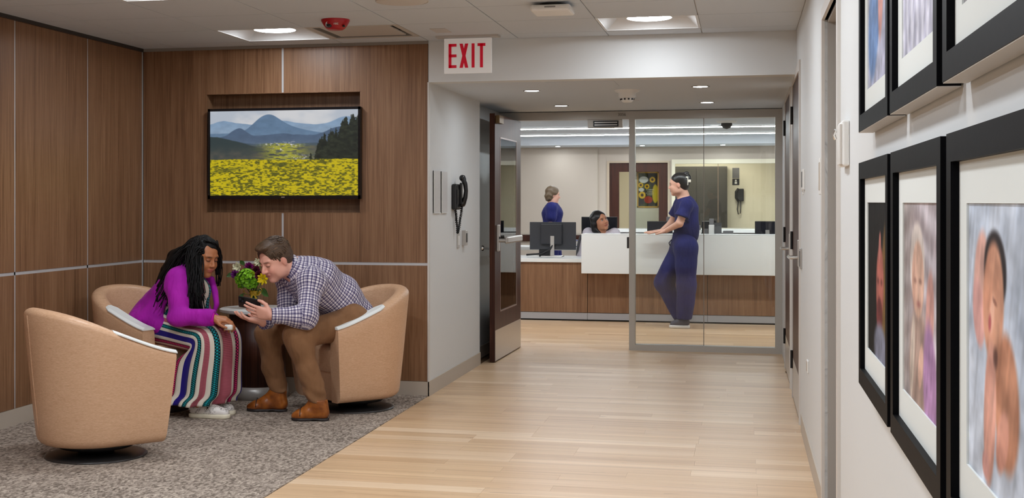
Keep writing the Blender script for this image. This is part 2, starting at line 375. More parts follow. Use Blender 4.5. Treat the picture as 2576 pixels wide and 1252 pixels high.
sof = box('ceiling_soffit', (XL - 0.16, XR + 0.1, YT + 0.14, YG + 0.05, SZ, SZ + 0.1), TILE); tag(sof, 'low white plaster ceiling of the corridor', 'ceiling', kind='structure')
box('access_panel', (-1.30, -0.84, 8.82, 8.83 + 0.42, SZ - 0.002, SZ), TILE, sof)
DO = (4.85, 5.72, 2.08)
wr = MB().box(XR, XR + 0.3, -3.0, DO[0], 0, CZ + 0.1).box(XR, XR + 0.3, DO[1], YG + 0.05, 0, CZ + 0.1).box(XR, XR + 0.3, DO[0], DO[1], DO[2], CZ + 0.1)
wall_right = wr.build('wall_right', WALLP); tag(wall_right, 'white right wall hung with framed photographs', 'wall', kind='structure')
d4 = empty('door_4', (XR, DO[0], 0), label='greige steel door frame of the recessed doorway in the right wall', cat='door', kind='structure')
def rel(m, e): m.v = [(a - e.location[0], b - e.location[1], c - e.location[2]) for a, b, c in m.v]; return m
rel(MB().box(XR - 0.012, XR + 0.012, DO[0] - 0.055, DO[0], 0, DO[2] + 0.05).box(XR - 0.012, XR + 0.012, DO[1], DO[1] + 0.05, 0, DO[2] + 0.05).box(XR - 0.012, XR + 0.012, DO[0], DO[1], DO[2], DO[2] + 0.05), d4).build('door_casing', FRAMEP, d4)
GREYD = plain('grey_door_steel', rgb(170, 164, 158), 0.45)
rel(MB().box(XR + 0.012, XR + 0.14, DO[1] - 0.012, DO[1], 0, DO[2]).box(XR + 0.045, XR + 0.09, DO[1] - 0.03, DO[1] - 0.012, 0, DO[2]).box(XR + 0.012, XR + 0.14, DO[0], DO[0] + 0.012, 0, DO[2]).box(XR + 0.012, XR + 0.14, DO[0], DO[1], DO[2] - 0.012, DO[2]), d4).build('door_jamb', GREYD, d4)
rel(MB().box(XR + 0.1, XR + 0.145, DO[0] + 0.012, DO[1] - 0.012, 0.005, DO[2] - 0.012), d4).build('door_leaf', GREYD, d4)
tag(MB().box(XR - 0.008, XR + 0.01, DO[1] + 0.05, 7.84, 0, 0.1).box(XR - 0.008, XR + 0.01, -3.0, DO[0] - 0.055, 0, 0.1).build('baseboard_right', TRIMP), 'greige base along the right wall', 'baseboard', kind='structure')
# two flush doors near the glass
def flush_door(name, ya, yb, label):
    e = empty(name, (XR, ya, 0), label=label, cat='door', kind='structure')
    rel(MB().box(XR - 0.004, XR, ya, yb, 0.006, 2.1), e).build('door_leaf', BROWND, e)
    rel(MB().box(XR - 0.0055, XR - 0.004, ya + 0.02, yb - 0.02, 0.02, 0.27), e).build('kick_plate', STEEL, e)
    rel(MB().box(XR - 0.010, XR, ya - 0.06, ya, 0, 2.16).box(XR - 0.010, XR, yb, yb + 0.05, 0, 2.16).box(XR - 0.010, XR, ya, yb, 2.1, 2.16), e).build('door_casing', FRAMEP, e)
    for z in (1.90, 1.06, 0.26): rel(MB().tube([(XR - 0.012, yb, z - 0.06), (XR - 0.012, yb, z + 0.06)], 0.009, 8), e).build('hinge', BLACKM, e)
    h = rel(MB().box(XR - 0.012, XR - 0.004, ya + 0.04, ya + 0.12, 0.93, 1.09, 0.004), e).build('lock_plate', STEEL, e)
    lv = MB().tube([(XR - 0.01, ya + 0.08, 0.985), (XR - 0.062, ya + 0.08, 0.985)], 0.012, 12); lv.tube([(XR - 0.06, ya + 0.07, 0.985), (XR - 0.06, ya + 0.21, 0.985)], 0.0105, 12)
    autosmooth(rel(lv, e).build('lever_handle', CHROME, e))
flush_door('door_2', 8.10, 9.16, 'dark glossy flush door nearer the lounge in the right wall')
flush_door('door_3', 9.64, 10.74, 'dark glossy flush door beside the glass partition')

# ================================================================== CEILING WITH TILES
cl = box('ceiling', (XW - 0.2, XR + 0.2, -3.2, YT + 0.02, CZ + 0.10, CZ + 0.16), plain('plenum', rgb(120, 114, 108), 0.8)); tag(cl, 'white suspended tile ceiling of the lounge', 'ceiling', kind='structure')
gx = [XW, -3.885, -3.28, -2.675, -2.07, -1.457, -0.855, -0.255, XR]
gy = [YT, 8.42, 7.81, 7.20, 6.59, 5.98, 5.37, 4.76, 4.15, 3.54, 2.93, 2.32, 1.71, 1.10, 0.49, -0.12, -0.73, -1.34, -1.95, -3.0]
LAMPS = [(2, 4), (2, 1), (6, 1), (6, 4), (2, 7), (6, 7), (4, 7), (2, 10), (6, 10), (2, 13), (6, 13), (4, 13)]  # most of these lie out of view, added for soft frontal fill
DIFF = [(3, 1)]
grid = MB(); back = MB()
for i in range(8):
    for j in range(len(gy) - 1):
        if (i, j) in LAMPS or (i, j) in DIFF: continue
        x0_, x1_, y1_, y0_ = gx[i], gx[i + 1], gy[j], gy[j + 1]; g = 0.0035
        if y0_ > 3.4: MB().box(x0_ + g, x1_ - g, y0_ + g, y1_ - g, CZ, CZ + 0.016).build('ceiling_tile', TILE, cl)
        else: back.box(x0_ + g, x1_ - g, y0_ + g, y1_ - g, CZ, CZ + 0.016)
tag(back.build('ceiling_tile_field', TILE, cl), kind='stuff')
for x in gx: grid.box(x - 0.009, x + 0.009, -3.0, YT, CZ + 0.006, CZ + 0.02)
for y in gy: grid.box(XW, XR, y - 0.009, y + 0.009, CZ + 0.006, CZ + 0.02)
grid.build('ceiling_grid', GRIDM, cl)
LABS = {(2, 1): 'square recessed ceiling light directly above the television wall', (6, 1): 'square recessed ceiling light in front of the white bulkhead', (2, 4): 'square recessed ceiling light cut off at the top left of the ceiling'}
lamp0 = None
for (i, j) in LAMPS:
    x0_, x1_, y1_, y0_ = gx[i], gx[i + 1], gy[j], gy[j + 1]; cx, cy = (x0_ + x1_) / 2, (y0_ + y1_) / 2
    if lamp0 is None:
        e = empty('ceiling_light', (cx, cy, CZ)); a = 0.285; b = 0.215; hgt = 0.062
        fr = MB()
        for (p, q, r, s) in ((-0.300, -a, -0.300, 0.300), (a, 0.300, -0.300, 0.300), (-a, a, -0.300, -a), (-a, a, a, 0.300)): fr.box(p, q, r, s, 0.0, 0.012)
        fr.build('lamp_frame', REFL, e)
        v = [(-a, -a, 0.004), (a, -a, 0.004), (a, a, 0.004), (-a, a, 0.004), (-b, -b, hgt), (b, -b, hgt), (b, b, hgt), (-b, b, hgt)]
        mesh('reflector_pan', v, [(0, 1, 5, 4), (1, 2, 6, 5), (2, 3, 7, 6), (3, 0, 4, 7), (4, 5, 6, 7)], REFL, e)
        lens = MB().lathe([(0.0, 0.026), (0.08, 0.027), (0.128, 0.030), (0.135, 0.032)], seg=32); MB().lathe([(0.135, 0.0325), (0.139, 0.0325), (0.139, hgt - 0.001)], seg=32).build('lens_drum', REFL, e); lens.build('lamp_lens', LAMPW, e, True); lamp0 = e
        lamp0 = e
    else: e = copy_tree(lamp0); e.location = (cx, cy, CZ)
    if j == 1:
        for c_ in e.children:
            if c_.name.startswith('lamp_lens'): c_.data = c_.data.copy(); c_.data.materials[0] = LAMPF
    tag(e, LABS.get((i, j), 'square recessed ceiling light behind the viewer'), 'ceiling light', 'square recessed lounge ceiling lights')
# air diffuser: neck box, hanging square plate
i, j = DIFF[0]; cx, cy = (gx[i] + gx[i + 1]) / 2, (gy[j] + gy[j + 1]) / 2
e = empty('air_diffuser', (cx, cy, CZ), label='square grey plaque air diffuser beside the red alarm', cat='air diffuser')
DIFP = plain('diffuser_paint', rgb(196, 190, 184), 0.45)
fr = MB()
for (p, q, r, s) in ((-0.300, -0.265, -0.300, 0.300), (0.265, 0.300, -0.300, 0.300), (-0.265, 0.265, -0.300, -0.265), (-0.265, 0.265, 0.265, 0.300)): fr.box(p, q, r, s, 0.0, 0.01)
fr.build('diffuser_frame', DIFP, e)
v = [(-.265, -.265, 0.004), (.265, -.265, 0.004), (.265, .265, 0.004), (-.265, .265, 0.004), (-.2, -.2, 0.08), (.2, -.2, 0.08), (.2, .2, 0.08), (-.2, .2, 0.08)]
mesh('diffuser_neck', v, [(0, 1, 5, 4), (1, 2, 6, 5), (2, 3, 7, 6), (3, 0, 4, 7), (4, 5, 6, 7)], plain('diffuser_inside', rgb(110, 106, 100), 0.6), e)
MB().box(-0.225, 0.225, -0.225, 0.225, 0.004, 0.016, 0.004).build('diffuser_plate', DIFP, e)
for s_ in (-0.19, 0.19): MB().tube([(s_, s_, 0.016), (s_, s_, 0.08)], 0.008).build('hanger', DARKG, e)
# round speaker
e = empty('ceiling_speaker', (-1.80, 6.90, CZ), label='round white ceiling speaker grille at the top edge', cat='speaker')
MB().lathe([(0.0, -0.010), (0.10, -0.010), (0.125, -0.008), (0.142, -0.002), (0.146, 0.0)], seg=40).build('grille', plain('speaker_white', rgb(206, 200, 194), 0.6), e, True)
MB().lathe([(0.138, -0.004), (0.141, -0.0055), (0.144, -0.005), (0.147, -0.0)], seg=40).build('rim', DIFP, e, True)
# wireless access point
e = empty('access_point', (-1.02, 7.20, CZ), label='white ceiling access point with a dark round back plate', cat='access point')
MB().box(-0.11, 0.11, -0.11, 0.11, -0.052, -0.016, 0.012).build('housing', WHITEP, e); MB().lathe([(0.0, 0.0), (0.0, -0.016), (0.07, -0.016), (0.075, 0.0)], seg=24).build('mount', BLACKP, e)
MB().box(-0.03, 0.03, -0.112, -0.1105, -0.034, -0.026).build('lettering_strip', plain('grey_print', rgb(150, 148, 146), 0.5), e)
# red strobe alarm
e = empty('fire_alarm', (-2.375, 7.52, CZ), label='red dome fire alarm strobe on the ceiling', cat='fire alarm')
MB().lathe([(0.0, -0.062), (0.045, -0.061), (0.058, -0.052), (0.074, -0.030), (0.086, -0.008), (0.086, 0.0)], seg=36).build('housing', REDP, e, True)
sl = MB().lathe([(0.0, -0.0), (0.013, -0.002), (0.017, -0.010)], seg=16, axis='y'); sl.v = [(a - 0.022, b - 0.066, c - 0.036) for a, b, c in sl.v]
sl.build('strobe_lens', plain('strobe_clear', rgb(200, 200, 200), 0.15), e); MB().ball((-0.022, -0.062, -0.042), (0.020, 0.010, 0.013)).build('strobe_bezel', BLACKP, e)
MB().ball((0.062, -0.030, -0.044), (0.008, 0.014, 0.007)).build('sounder_slot', BLACKP, e)
text_mesh('lettering', 'FIRE', 0.017, WHITEP, e, Matrix.Translation((0.026, -0.071, -0.034)) @ Matrix.Rotation(math.radians(-55 + 90 + 90 - 20), 4, 'X') @ Matrix.Rotation(0, 4, 'Z'), 0.001)
# small flush sprinkler plates
for (sx, sy, lab) in ((-1.99, 8.14, 'small grey flush plate on the ceiling left of the exit sign'),):
    e = MB().box(-0.05, 0.05, -0.10, 0.10, -0.003, 0.0).build('sensor_plate', DIFP); e.location = (sx + 0.12, sy, CZ); tag(e, lab, 'sensor')

# ================================================================== RECEPTION SHELL
tag(MB().box(-6.5, 3.5, YG + 0.05, YB - 0.85, RZ, RZ + 0.1).build('ceiling_reception', TILE), 'white flat reception ceiling', 'ceiling', kind='structure')
tag(MB().box(-6.5, 3.5, YB - 0.85, YB - 0.80, 2.21, RZ + 0.1).box(-6.5, 3.5, YB - 0.80, YB + 0.1, 2.21, 2.26).build('ceiling_bulkhead', TILE), 'lower white bulkhead along the rear wall of reception', 'ceiling', kind='structure')
tag(box('wall_above_glass', (XL - 0.4, 3.5, YG, YG + 0.05, SZ - 0.01, RZ + 0.1), WALLP), 'white wall strip above the glass partition', 'wall', kind='structure')
tag(MB().box(-6.5, XL - 0.08, YG, YG + 0.05, 0, RZ + 0.1).box(XR + 0.02, 3.5, YG, YG + 0.05, 0, RZ + 0.1).build('wall_reception_front', WALLP), 'white walls beside the glass partition', 'wall', kind='structure')
tag(box('wall_reception_left', (-6.6, -6.4, YG, YB, 0, RZ + 0.1), BEIGEP), 'beige side wall of reception', 'wall', kind='structure')
tag(box('wall_reception_right', (3.4, 3.6, YG, 24, 0, RZ + 0.1), BEIGEP), 'beige right wall of reception', 'wall', kind='structure')
DX0, DX1, DZ = -2.114, -1.175, 1.95
WX0, WX1, WZ0, WZ1 = -1.11, 2.2, 0.90, 1.93
wbk = MB().box(-6.5, -2.30, YB - 0.06, YB + 0.06, 0, 2.3).box(-2.30, DX0 - 0.04, YB, YB + 0.1, 0, 2.3).box(DX0 - 0.04, DX1 + 0.03, YB, YB + 0.1, DZ + 0.03, 2.3).box(DX1 + 0.03, WX0, YB, YB + 0.1, 0, 2.3).box(WX0, WX1, YB, YB + 0.1, 0, WZ0).box(WX0, WX1, YB, YB + 0.1, WZ1 + 0.07, 2.3).box(WX1, 3.5, YB, YB + 0.1, 0, 2.3)
wall_rear = wbk.build('wall_rear', BEIGEP); tag(wall_rear, 'beige rear wall of reception', 'wall', kind='structure')
# back office behind glass
tag(MB().box(-3.0, 3.5, 23.6, 23.7, 0, 2.4).box(-3.0, -2.9, YB + 0.1, 23.6, 0, 2.4).build('wall_office', CREAMP), 'cream wall of the back office behind glass', 'wall', kind='structure')
tag(box('ceiling_office', (-3.0, 3.5, YB + 0.1, 23.7, 2.3, 2.4), TILE), 'ceiling of the back office', 'ceiling', kind='structure')
# rear window
w2 = empty('window_2', (WX0, YB, WZ0), label='wide cream framed office window in the rear wall', cat='window', kind='structure')
rel(MB().box(WX0, WX1, YB - 0.02, YB + 0.1, WZ1, WZ1 + 0.07).box(WX0 - 0.0, WX0 + 0.05, YB - 0.02, YB + 0.1, WZ0, WZ1).box(WX1 - 0.05, WX1, YB - 0.02, YB + 0.1, WZ0, WZ1).box(WX0, WX1, YB - 0.03, YB + 0.1, WZ0 - 0.03, WZ0), w2).build('window_frame', plain('cream_frame', rgb(236, 228, 204), 0.4), w2)
for a, b in ((WX0 + 0.05, -0.386), (-0.380, 0.6), (0.606, WX1 - 0.05)): rel(MB().box(a, b, YB + 0.03, YB + 0.038, WZ0, WZ1), w2).build('window_pane', GLASS, w2)
for a in (-0.386, 0.60): rel(MB().box(a, a + 0.008, YB + 0.025, YB + 0.043, WZ0, WZ1), w2).build('pane_joint', plain('bronze_joint', rgb(150, 122, 96), 0.4), w2)
d5 = empty('door_5', (DX0, YB, 0), label='dark brown office door with a tall glass panel in the rear wall', cat='door', kind='structure')
rel(MB().box(DX0 - 0.04, DX0, YB - 0.02, YB + 0.1, 0, DZ + 0.03).box(DX1, DX1 + 0.03, YB - 0.02, YB + 0.1, 0, DZ + 0.03).box(DX0, DX1, YB - 0.02, YB + 0.1, DZ, DZ + 0.03), d5).build('door_casing', plain('tan_casing', rgb(190, 172, 148), .5), d5)
LX0, LX1, LZ0, LZ1 = -1.96, -1.32, 0.5, 1.806
rel(MB().box(DX0, LX0, YB + 0.02, YB + 0.06, 0, DZ).box(LX1, DX1, YB + 0.02, YB + 0.06, 0, DZ).box(LX0, LX1, YB + 0.02, YB + 0.06, LZ1, DZ).box(LX0, LX1, YB + 0.02, YB + 0.06, 0, LZ0), d5).build('door_leaf', BROWND, d5)
rel(MB().box(LX0, LX1, YB + 0.036, YB + 0.042, LZ0, LZ1), d5).build('door_pane', GLASS, d5)
# linear ceiling lamps of reception; the last is unseen, added to brighten the counter
for k, (x0_, x1_, yy, lab) in enumerate(((-6.0, 3.2, 18.05, 'long white linear ceiling lamp nearer the glass in reception'), (-3.35, 3.2, 19.85, 'long white linear ceiling lamp near the rear bulkhead'), (-6.0, 3.2, 13.3, 'long linear ceiling lamp above the reception counter'))):
    e = empty('linear_lamp', ((x0_ + x1_) / 2, yy, RZ), label=lab, cat='ceiling lamp', group='linear lamps of reception'); hl = (x1_ - x0_) / 2
    MB().box(-hl, hl, -0.055, 0.055, -0.012, 0.0).build('lamp_housing', WHITEP, e); MB().box(-hl + 0.01, hl - 0.01, -0.045, 0.045, -0.02, -0.012).build('lamp_lens', LINL, e)
# downlights: four in the corridor soffit, four under the rear bulkhead
def downlight(x, y, z, r, label, group):
    e = empty('downlight', (x, y, z), label=label, cat='downlight', group=group)
    MB().lathe([(r * 0.80, -0.0005), (r * 0.86, -0.004), (r, -0.003), (r * 1.02, 0.0)], seg=24).build('trim_ring', plain('satin_ring', rgb(150, 146, 140), 0.3, 0.6), e, True)
    MB().lathe([(0.0, -0.0015), (r * 0.80, -0.0015)], seg=24).build('lamp_lens', DOWNL, e)
for (x, y, lab) in ((-1.497, 9.49, 'front left downlight of the corridor soffit'), (-1.491, 11.03, 'rear left downlight of the corridor soffit'), (-0.288, 9.42, 'front right downlight of the corridor soffit'), (-0.281, 10.93, 'rear right downlight of the corridor soffit')): downlight(x, y, SZ, 0.064, lab, 'downlights of the corridor soffit')
for (x, lab) in ((-2.90, 'downlight under the rear bulkhead above the beige wall'), (-1.55, 'downlight under the rear bulkhead above the brown office door'), (-0.30, 'downlight under the rear bulkhead above the office window'), (1.0, 'downlight under the rear bulkhead at far right')): downlight(x, YB - 0.45, 2.21, 0.06, lab, 'downlights of the rear bulkhead')
oc = empty('office_fill_lamp', (-0.6, 22.6, 2.3), label='warm ceiling lamp inside the back office', cat='ceiling lamp')  # out of sight, added so that the office reads as lit
MB().box(-0.6, 0.6, -0.3, 0.3, -0.02, 0).build('lamp_frame', WHITEP, oc); MB().box(-0.56, 0.56, -0.26, 0.26, -0.025, -0.02).build('lamp_lens', emit('office_fill_lens', (1.0, 0.93, 0.80, 1), 20.0), oc)

# ================================================================== GLASS PARTITION (window_1) AND OPEN DOOR (door_1)
w1 = empty('window_1', (0, YG, 0), label='aluminium framed glass partition in front of reception', cat='glass partition', kind='structure')
MX0, MX1 = -0.982, -0.930
FRM = plain('satin_frame_aluminium', rgb(188, 183, 176), 0.42, 0.35)
def pt(b, name, mat, ch=0.0): return rel(MB().box(*b, ch=ch), w1).build(name, mat, w1)
pt((XL - 0.08, XR + 0.02, YG - 0.05, YG + 0.05, 2.055, 2.125), 'head_rail', FRM); pt((MX0, MX1, YG - 0.05, YG + 0.05, 0, 2.055), 'mullion', FRM); pt((0.276, XR + 0.02, YG - 0.05, YG + 0.05, 0, 2.055), 'jamb', FRM)
pt((XL - 0.08, -2.0, YG - 0.05, YG + 0.05, 0, 2.055), 'jamb', FRM); pt((MX1, 0.276, YG - 0.05, YG + 0.05, 0, 0.052), 'sill_rail', FRM)
pt((MX1, -0.334, YG - 0.005, YG + 0.005, 0.052, 2.055), 'glass_pane', GLASS); pt((-0.330, 0.276, YG - 0.005, YG + 0.005, 0.052, 2.055), 'glass_pane', GLASS)
pt((-0.335, -0.329, YG - 0.008, YG + 0.008, 0.052, 2.055), 'pane_joint', plain('joint_silicone', rgb(140, 130, 120), 0.4))
text_mesh('lettering', '3056', 0.036, plain('dark_print', rgb(96, 90, 84), 0.5), w1, Matrix.Translation((-1.045, -0.0515, 2.094)) @ Matrix.Rotation(PI / 2, 4, 'X'), 0.0008)
ml = empty('magnetic_lock', (-1.19, YG, 2.055), label='aluminium magnetic lock under the door head', cat='lock')
MB().box(-0.16, 0.15, -0.045, 0.01, -0.078, 0.0, 0.003).build('lock_body', FRM, ml)
MB().box(-0.11, 0.115, -0.0475, -0.045, -0.066, -0.012).build('magnet_face', BLACKP, ml); MB().box(-0.098, 0.103, -0.049, -0.0475, -0.055, -0.045).box(-0.098, 0.103, -0.049, -0.0475, -0.033, -0.023).build('magnet_core', STEEL, ml)
st = MB().box(-0.02, 0.0, -0.02, 0.015, -0.05, 0.05, 0.004).build('strike_plate', DARKG); st.location = (MX0, YG - 0.02, 0.955); tag(st, 'dark strike plate on the glass partition mullion', 'strike plate')
# open door, hinged at the left jamb, folded back along the wall
d1 = empty('door_1', (-1.955, YG - 0.055, 0), PI / 2 + math.radians(88.0 + 90), label='brown wood door with a narrow glass lite standing open', cat='door', kind='structure')
# local x runs from hinge to the free edge, y is the thickness
DW = 1.15; T = 0.044
d1.rotation_euler = (0, 0, math.atan2(10.585 - (YG - 0.055), -1.976 + 0.0 - (-1.955)))
DW = math.hypot(10.585 - (YG - 0.055), 0.021)
a0, a1, b0, b1, zt = 0.2, DW - 0.22, 0.40, 1.86, 2.045
def dp(m, name, mat): return m.build(name, mat, d1)
dp(MB().box(0, DW, -0.0, -T, 0.006, b0).box(0, DW, 0, -T, b1, zt).box(0, a0, 0, -T, b0, b1).box(a1, DW, 0, -T, b0, b1), 'door_leaf', BROWND); fixnormals(d1.children[-1])
dp(MB().box(a0, a1, -0.007, -0.001, b0, b1), 'door_pane', GLASS)
dp(MB().box(a0, a1, -0.001, 0.002, b1 - 0.012, b1).box(a0, a1, -0.001, 0.002, b0, b0 + 0.012).box(a0, a0 + 0.012, -0.001, 0.002, b0, b1).box(a1 - 0.012, a1, -0.001, 0.002, b0, b1), 'glazing_bead', plain('taupe_bead', rgb(150, 128, 118), 0.35))
dp(MB().box(0.01, DW - 0.01, 0, 0.0022, 0.012, 0.262), 'kick_plate', STEEL)
dp(MB().box(DW - 0.12, DW - 0.05, 0.0, 0.022, 0.91, 1.13, 0.006), 'lock_escutcheon', STEEL)
dp(MB().box(DW - 0.088, DW - 0.078, 0.0221, 0.030, 1.00, 1.03), 'thumb_turn', BLACKM)
dp(MB().tube([(DW - 0.085, 0.02, 1.0), (DW - 0.085, 0.075, 1.0)], 0.016, 12).box(DW - 0.75, DW - 0.07, 0.065, 0.095, 0.975, 1.03, 0.01), 'push_bar', STEEL)
dp(MB().box(DW - 0.13, DW - 0.04, -T - 0.012, -T, 0.86, 1.14, 0.004), 'back_plate', STEEL)
autosmooth(dp(MB().tube([(DW - 0.09, -T, 0.935), (DW - 0.09, -T - 0.075, 0.935)], 0.011, 10).lathe([(0.0, -T - 0.095), (0.02, -T - 0.09), (0.024, -T - 0.08), (0.02, -T - 0.07), (0.0, -T - 0.066)], (DW - 0.09, 0, 0.935), 12, 'y'), 'back_lever', CHROME))
dp(MB().box(DW - 0.2, DW - 0.02, 0.0, 0.035, 1.965, 2.03, 0.003), 'armature_plate', plain('bronze_plate', rgb(120, 96, 66), 0.35, 0.7))
# ================================================================== TELEVISION AND ITS PICTURE
def vnoise(u, v, s, seed=0):
    """smooth value noise on [0,1] grids"""
    r = np.random.default_rng(seed); n = int(s) + 3; g = r.random((n, n)); x = np.mod(u * s, n - 2); y = np.mod(v * s, n - 2); xi = np.clip(x.astype(int), 0, n - 2); yi = np.clip(y.astype(int), 0, n - 2)
    fx = x - xi; fy = y - yi; fx = fx * fx * (3 - 2 * fx); fy = fy * fy * (3 - 2 * fy)
    return (g[yi, xi] * (1 - fx) + g[yi, xi + 1] * fx) * (1 - fy) + (g[yi + 1, xi] * (1 - fx) + g[yi + 1, xi + 1] * fx) * fy
def fbm(u, v, s, seed=0, o=4): return sum(vnoise(u, v, s * 2 ** k, seed + k) * 0.5 ** k for k in range(o)) / (2 - 0.5 ** (o - 1))
def lerp(a, b, t): return a + (b - a) * t
def sm(x, a, b): t = np.clip((x - a) / (b - a), 0, 1); return t * t * (3 - 2 * t)
def lay(img, mask, c): c = np.asarray(c, float); c = c / 255 if c.max() > 1 else c; return img * (1 - mask[..., None]) + (c if c.ndim == 3 else c[None, None]) * mask[..., None]
def grid_uv(W, H): return np.meshgrid(np.linspace(0, 1, W), np.linspace(0, 1, H))
def tv_picture(W=400, H=226):
    u, v = grid_uv(W, H); img = np.zeros((H, W, 3)); sky = lerp(np.array([196, 204, 216.]), np.array([226, 227, 230.]), sm(fbm(u, v, 4, 3), .35, .65)[..., None]) / 255
    img += sky
    def ridge(base, amp, s, seed, c0, c1, peaks=()):
        nonlocal img
        h = base - amp * (fbm(u, u * 0, s, seed) - .5) * 2
        for (pu, ph, w) in peaks: h = h - ph * np.exp(-((u - pu) / w) ** 2)
        m = sm(v - h, 0, 0.008); tex = fbm(u, v, 24, seed + 9)
        c = lerp(np.array(c0, float), np.array(c1, float), sm(v, base - .06, base + .14)[..., None]) * (0.93 + 0.14 * tex[..., None]); img = lay(img, m, c / 255)
    ridge(0.165, 0.03, 5, 1, (140, 168, 198), (150, 172, 196), ((.08, .05, .08), (.45, .05, .12), (.93, .09, .12)))
    ridge(0.27, 0.02, 4, 5, (104, 132, 162), (120, 146, 172), ((.385, .17, .11), (.5, .08, .2)))
    ridge(0.31, 0.02, 7, 8, (84, 104, 130), (96, 114, 138), ((.20, .10, .07), (.52, .03, .2), (.88, .12, .12)))
    ridge(0.38, 0.02, 6, 12, (70, 88, 108), (88, 102, 110), ((.06, .05, .1),))
    # dark valley floor left and yellow-green valley centre
    val = sm(v, .40, .43) * sm(.60 - v, 0, .02); img = lay(img, sm(v - (.34 + .25 * u + .05 * (fbm(u, v, 9, 20) - .5)), 0, .03) * (u < .52) * 0 + val * 1.0, lerp(np.array([74, 86, 84.]), np.array([110, 104, 92.]), fbm(u, v, 30, 21)[..., None]) / 255)
    hill = sm(v - (.30 + .55 * np.clip(u, 0, .5) ** 1.25 - .02 * fbm(u, v, 10, 3)), 0, .015) * (v < .6); img = lay(img, hill * (u < .48), lerp(np.array([54, 68, 70.]), np.array([96, 92, 84.]), (sm(v, .38, .58) * fbm(u, v, 26, 5) * 1.4)[..., None].clip(0, 1)) / 255)
    cen = np.exp(-((u - (.50 + .12 * (v - .42))) / (.11 + .10 * (v - .36))) ** 2) * sm(v, .375, .40) * sm(.60 - v, 0, .01); ty = fbm(u, v * 3, 26, 31)
    img = lay(img, np.clip(cen * 1.3, 0, 1) * sm(ty, .35, .55), lerp(np.array([148, 150, 70.]), np.array([200, 196, 60.]), fbm(u, v, 40, 33)[..., None]) / 255)
    vill = (fbm(u, v, 70, 41) > .60) * np.clip(np.exp(-((u - .42) / .06) ** 2 - ((v - .40) / .02) ** 2) + np.exp(-((u - .55) / .06) ** 2 - ((v - .40) / .03) ** 2) + np.exp(-((u - .48) / .06) ** 2 - ((v - .455) / .02) ** 2) + np.exp(-((u - .60) / .07) ** 2 - ((v - .555) / .03) ** 2), 0, 1)
    img = lay(img, vill.astype(float), np.array([222, 220, 220.]) / 255)
    trees = np.zeros_like(u); r = np.random.default_rng(5)
    for k in range(26):
        tu = r.uniform(.68, 1.02); top = .50 - max(0, (tu - .66)) ** .8 * 1.15 + r.uniform(-.03, .04); w = r.uniform(.02, .045)
        hw = w * np.clip((v - top) / .22, 0, 1) ** .7; trees = np.maximum(trees, sm(hw - np.abs(u - tu) + .02 * (fbm(u, v, 60, k) - .5), 0, .006) * (v > top))
    img = lay(img, trees * (v < .61), lerp(np.array([24, 30, 26.]), np.array([62, 70, 52.]), (fbm(u, v, 46, 51) ** 1.6)[..., None]) / 255)
    fieldtop = .575 - .006 * np.sin(u * 9) - .008 * fbm(u, v, 40, 61)
    fm = sm(v - fieldtop, 0, .012); n = fbm(u, v * 1.4, 60, 71, 3); n2 = fbm(u, v * 2, 14, 75)
    yel = lerp(np.array([96, 96, 30.]), np.array([214, 194, 24.]), sm(n * .75 + .25 * n2 + .06 * (1 - v), .36, .60)[..., None]); shadow = np.exp(-((u - .48) / .05) ** 2 - ((v - .64) / .02) ** 2) + .7 * np.exp(-((u - .12) / .1) ** 2 - ((v - (.70 - .25 * (u - .12))) / .02) ** 2)
    yel = lerp(yel, np.array([76, 82, 40.]), np.clip(shadow, 0, .8)[..., None]); img = lay(img, fm, yel / 255)
    return img
TY = YT - 0.035
tl = at(524, 271, TY); br = at(907, 497, TY); TX0, TX1, TZ0, TZ1 = tl[0], br[0], at(715, 500, TY)[2], at(715, 271, TY)[2]
tv = empty('television', ((TX0 + TX1) / 2, YT + 0.1, (TZ0 + TZ1) / 2), label='black wall television showing a yellow flower field and mountains', cat='television')
ox, oy, oz = tv.location; hw, hh = (TX1 - TX0) / 2, (TZ1 - TZ0) / 2; yf = TY - oy
MB().box(-hw, hw, yf, yf + 0.06, -hh, hh, 0.003).build('cabinet', BLACKP, tv)
bz = MB()
for b in ((-hw, hw, hh - 0.018, hh), (-hw, hw, -hh, -hh + 0.024), (-hw, -hw + 0.016, -hh, hh), (hw - 0.016, hw, -hh, hh)): bz.box(b[0], b[1], yf - 0.008, yf, b[2], b[3])
bz.build('bezel', plain('gloss_black', rgb(18, 18, 22), 0.15), tv)
SCREEN = mat_vcol('screen_picture', 0.2, emission=0.72)
painted('screen', tv_picture(), (-hw + 0.016, yf - 0.003, hh - 0.018), (2 * hw - 0.032, 0, 0), (0, 0, -(2 * hh - 0.042)), SCREEN, tv)
MB().box(-0.012, 0.012, yf - 0.0088, yf - 0.008, -hh + 0.009, -hh + 0.015).build('maker_badge', STEEL, tv); MB().box(-0.2, 0.2, yf + 0.06, 0.024, -0.15, 0.15).build('wall_bracket', BLACKM, tv)

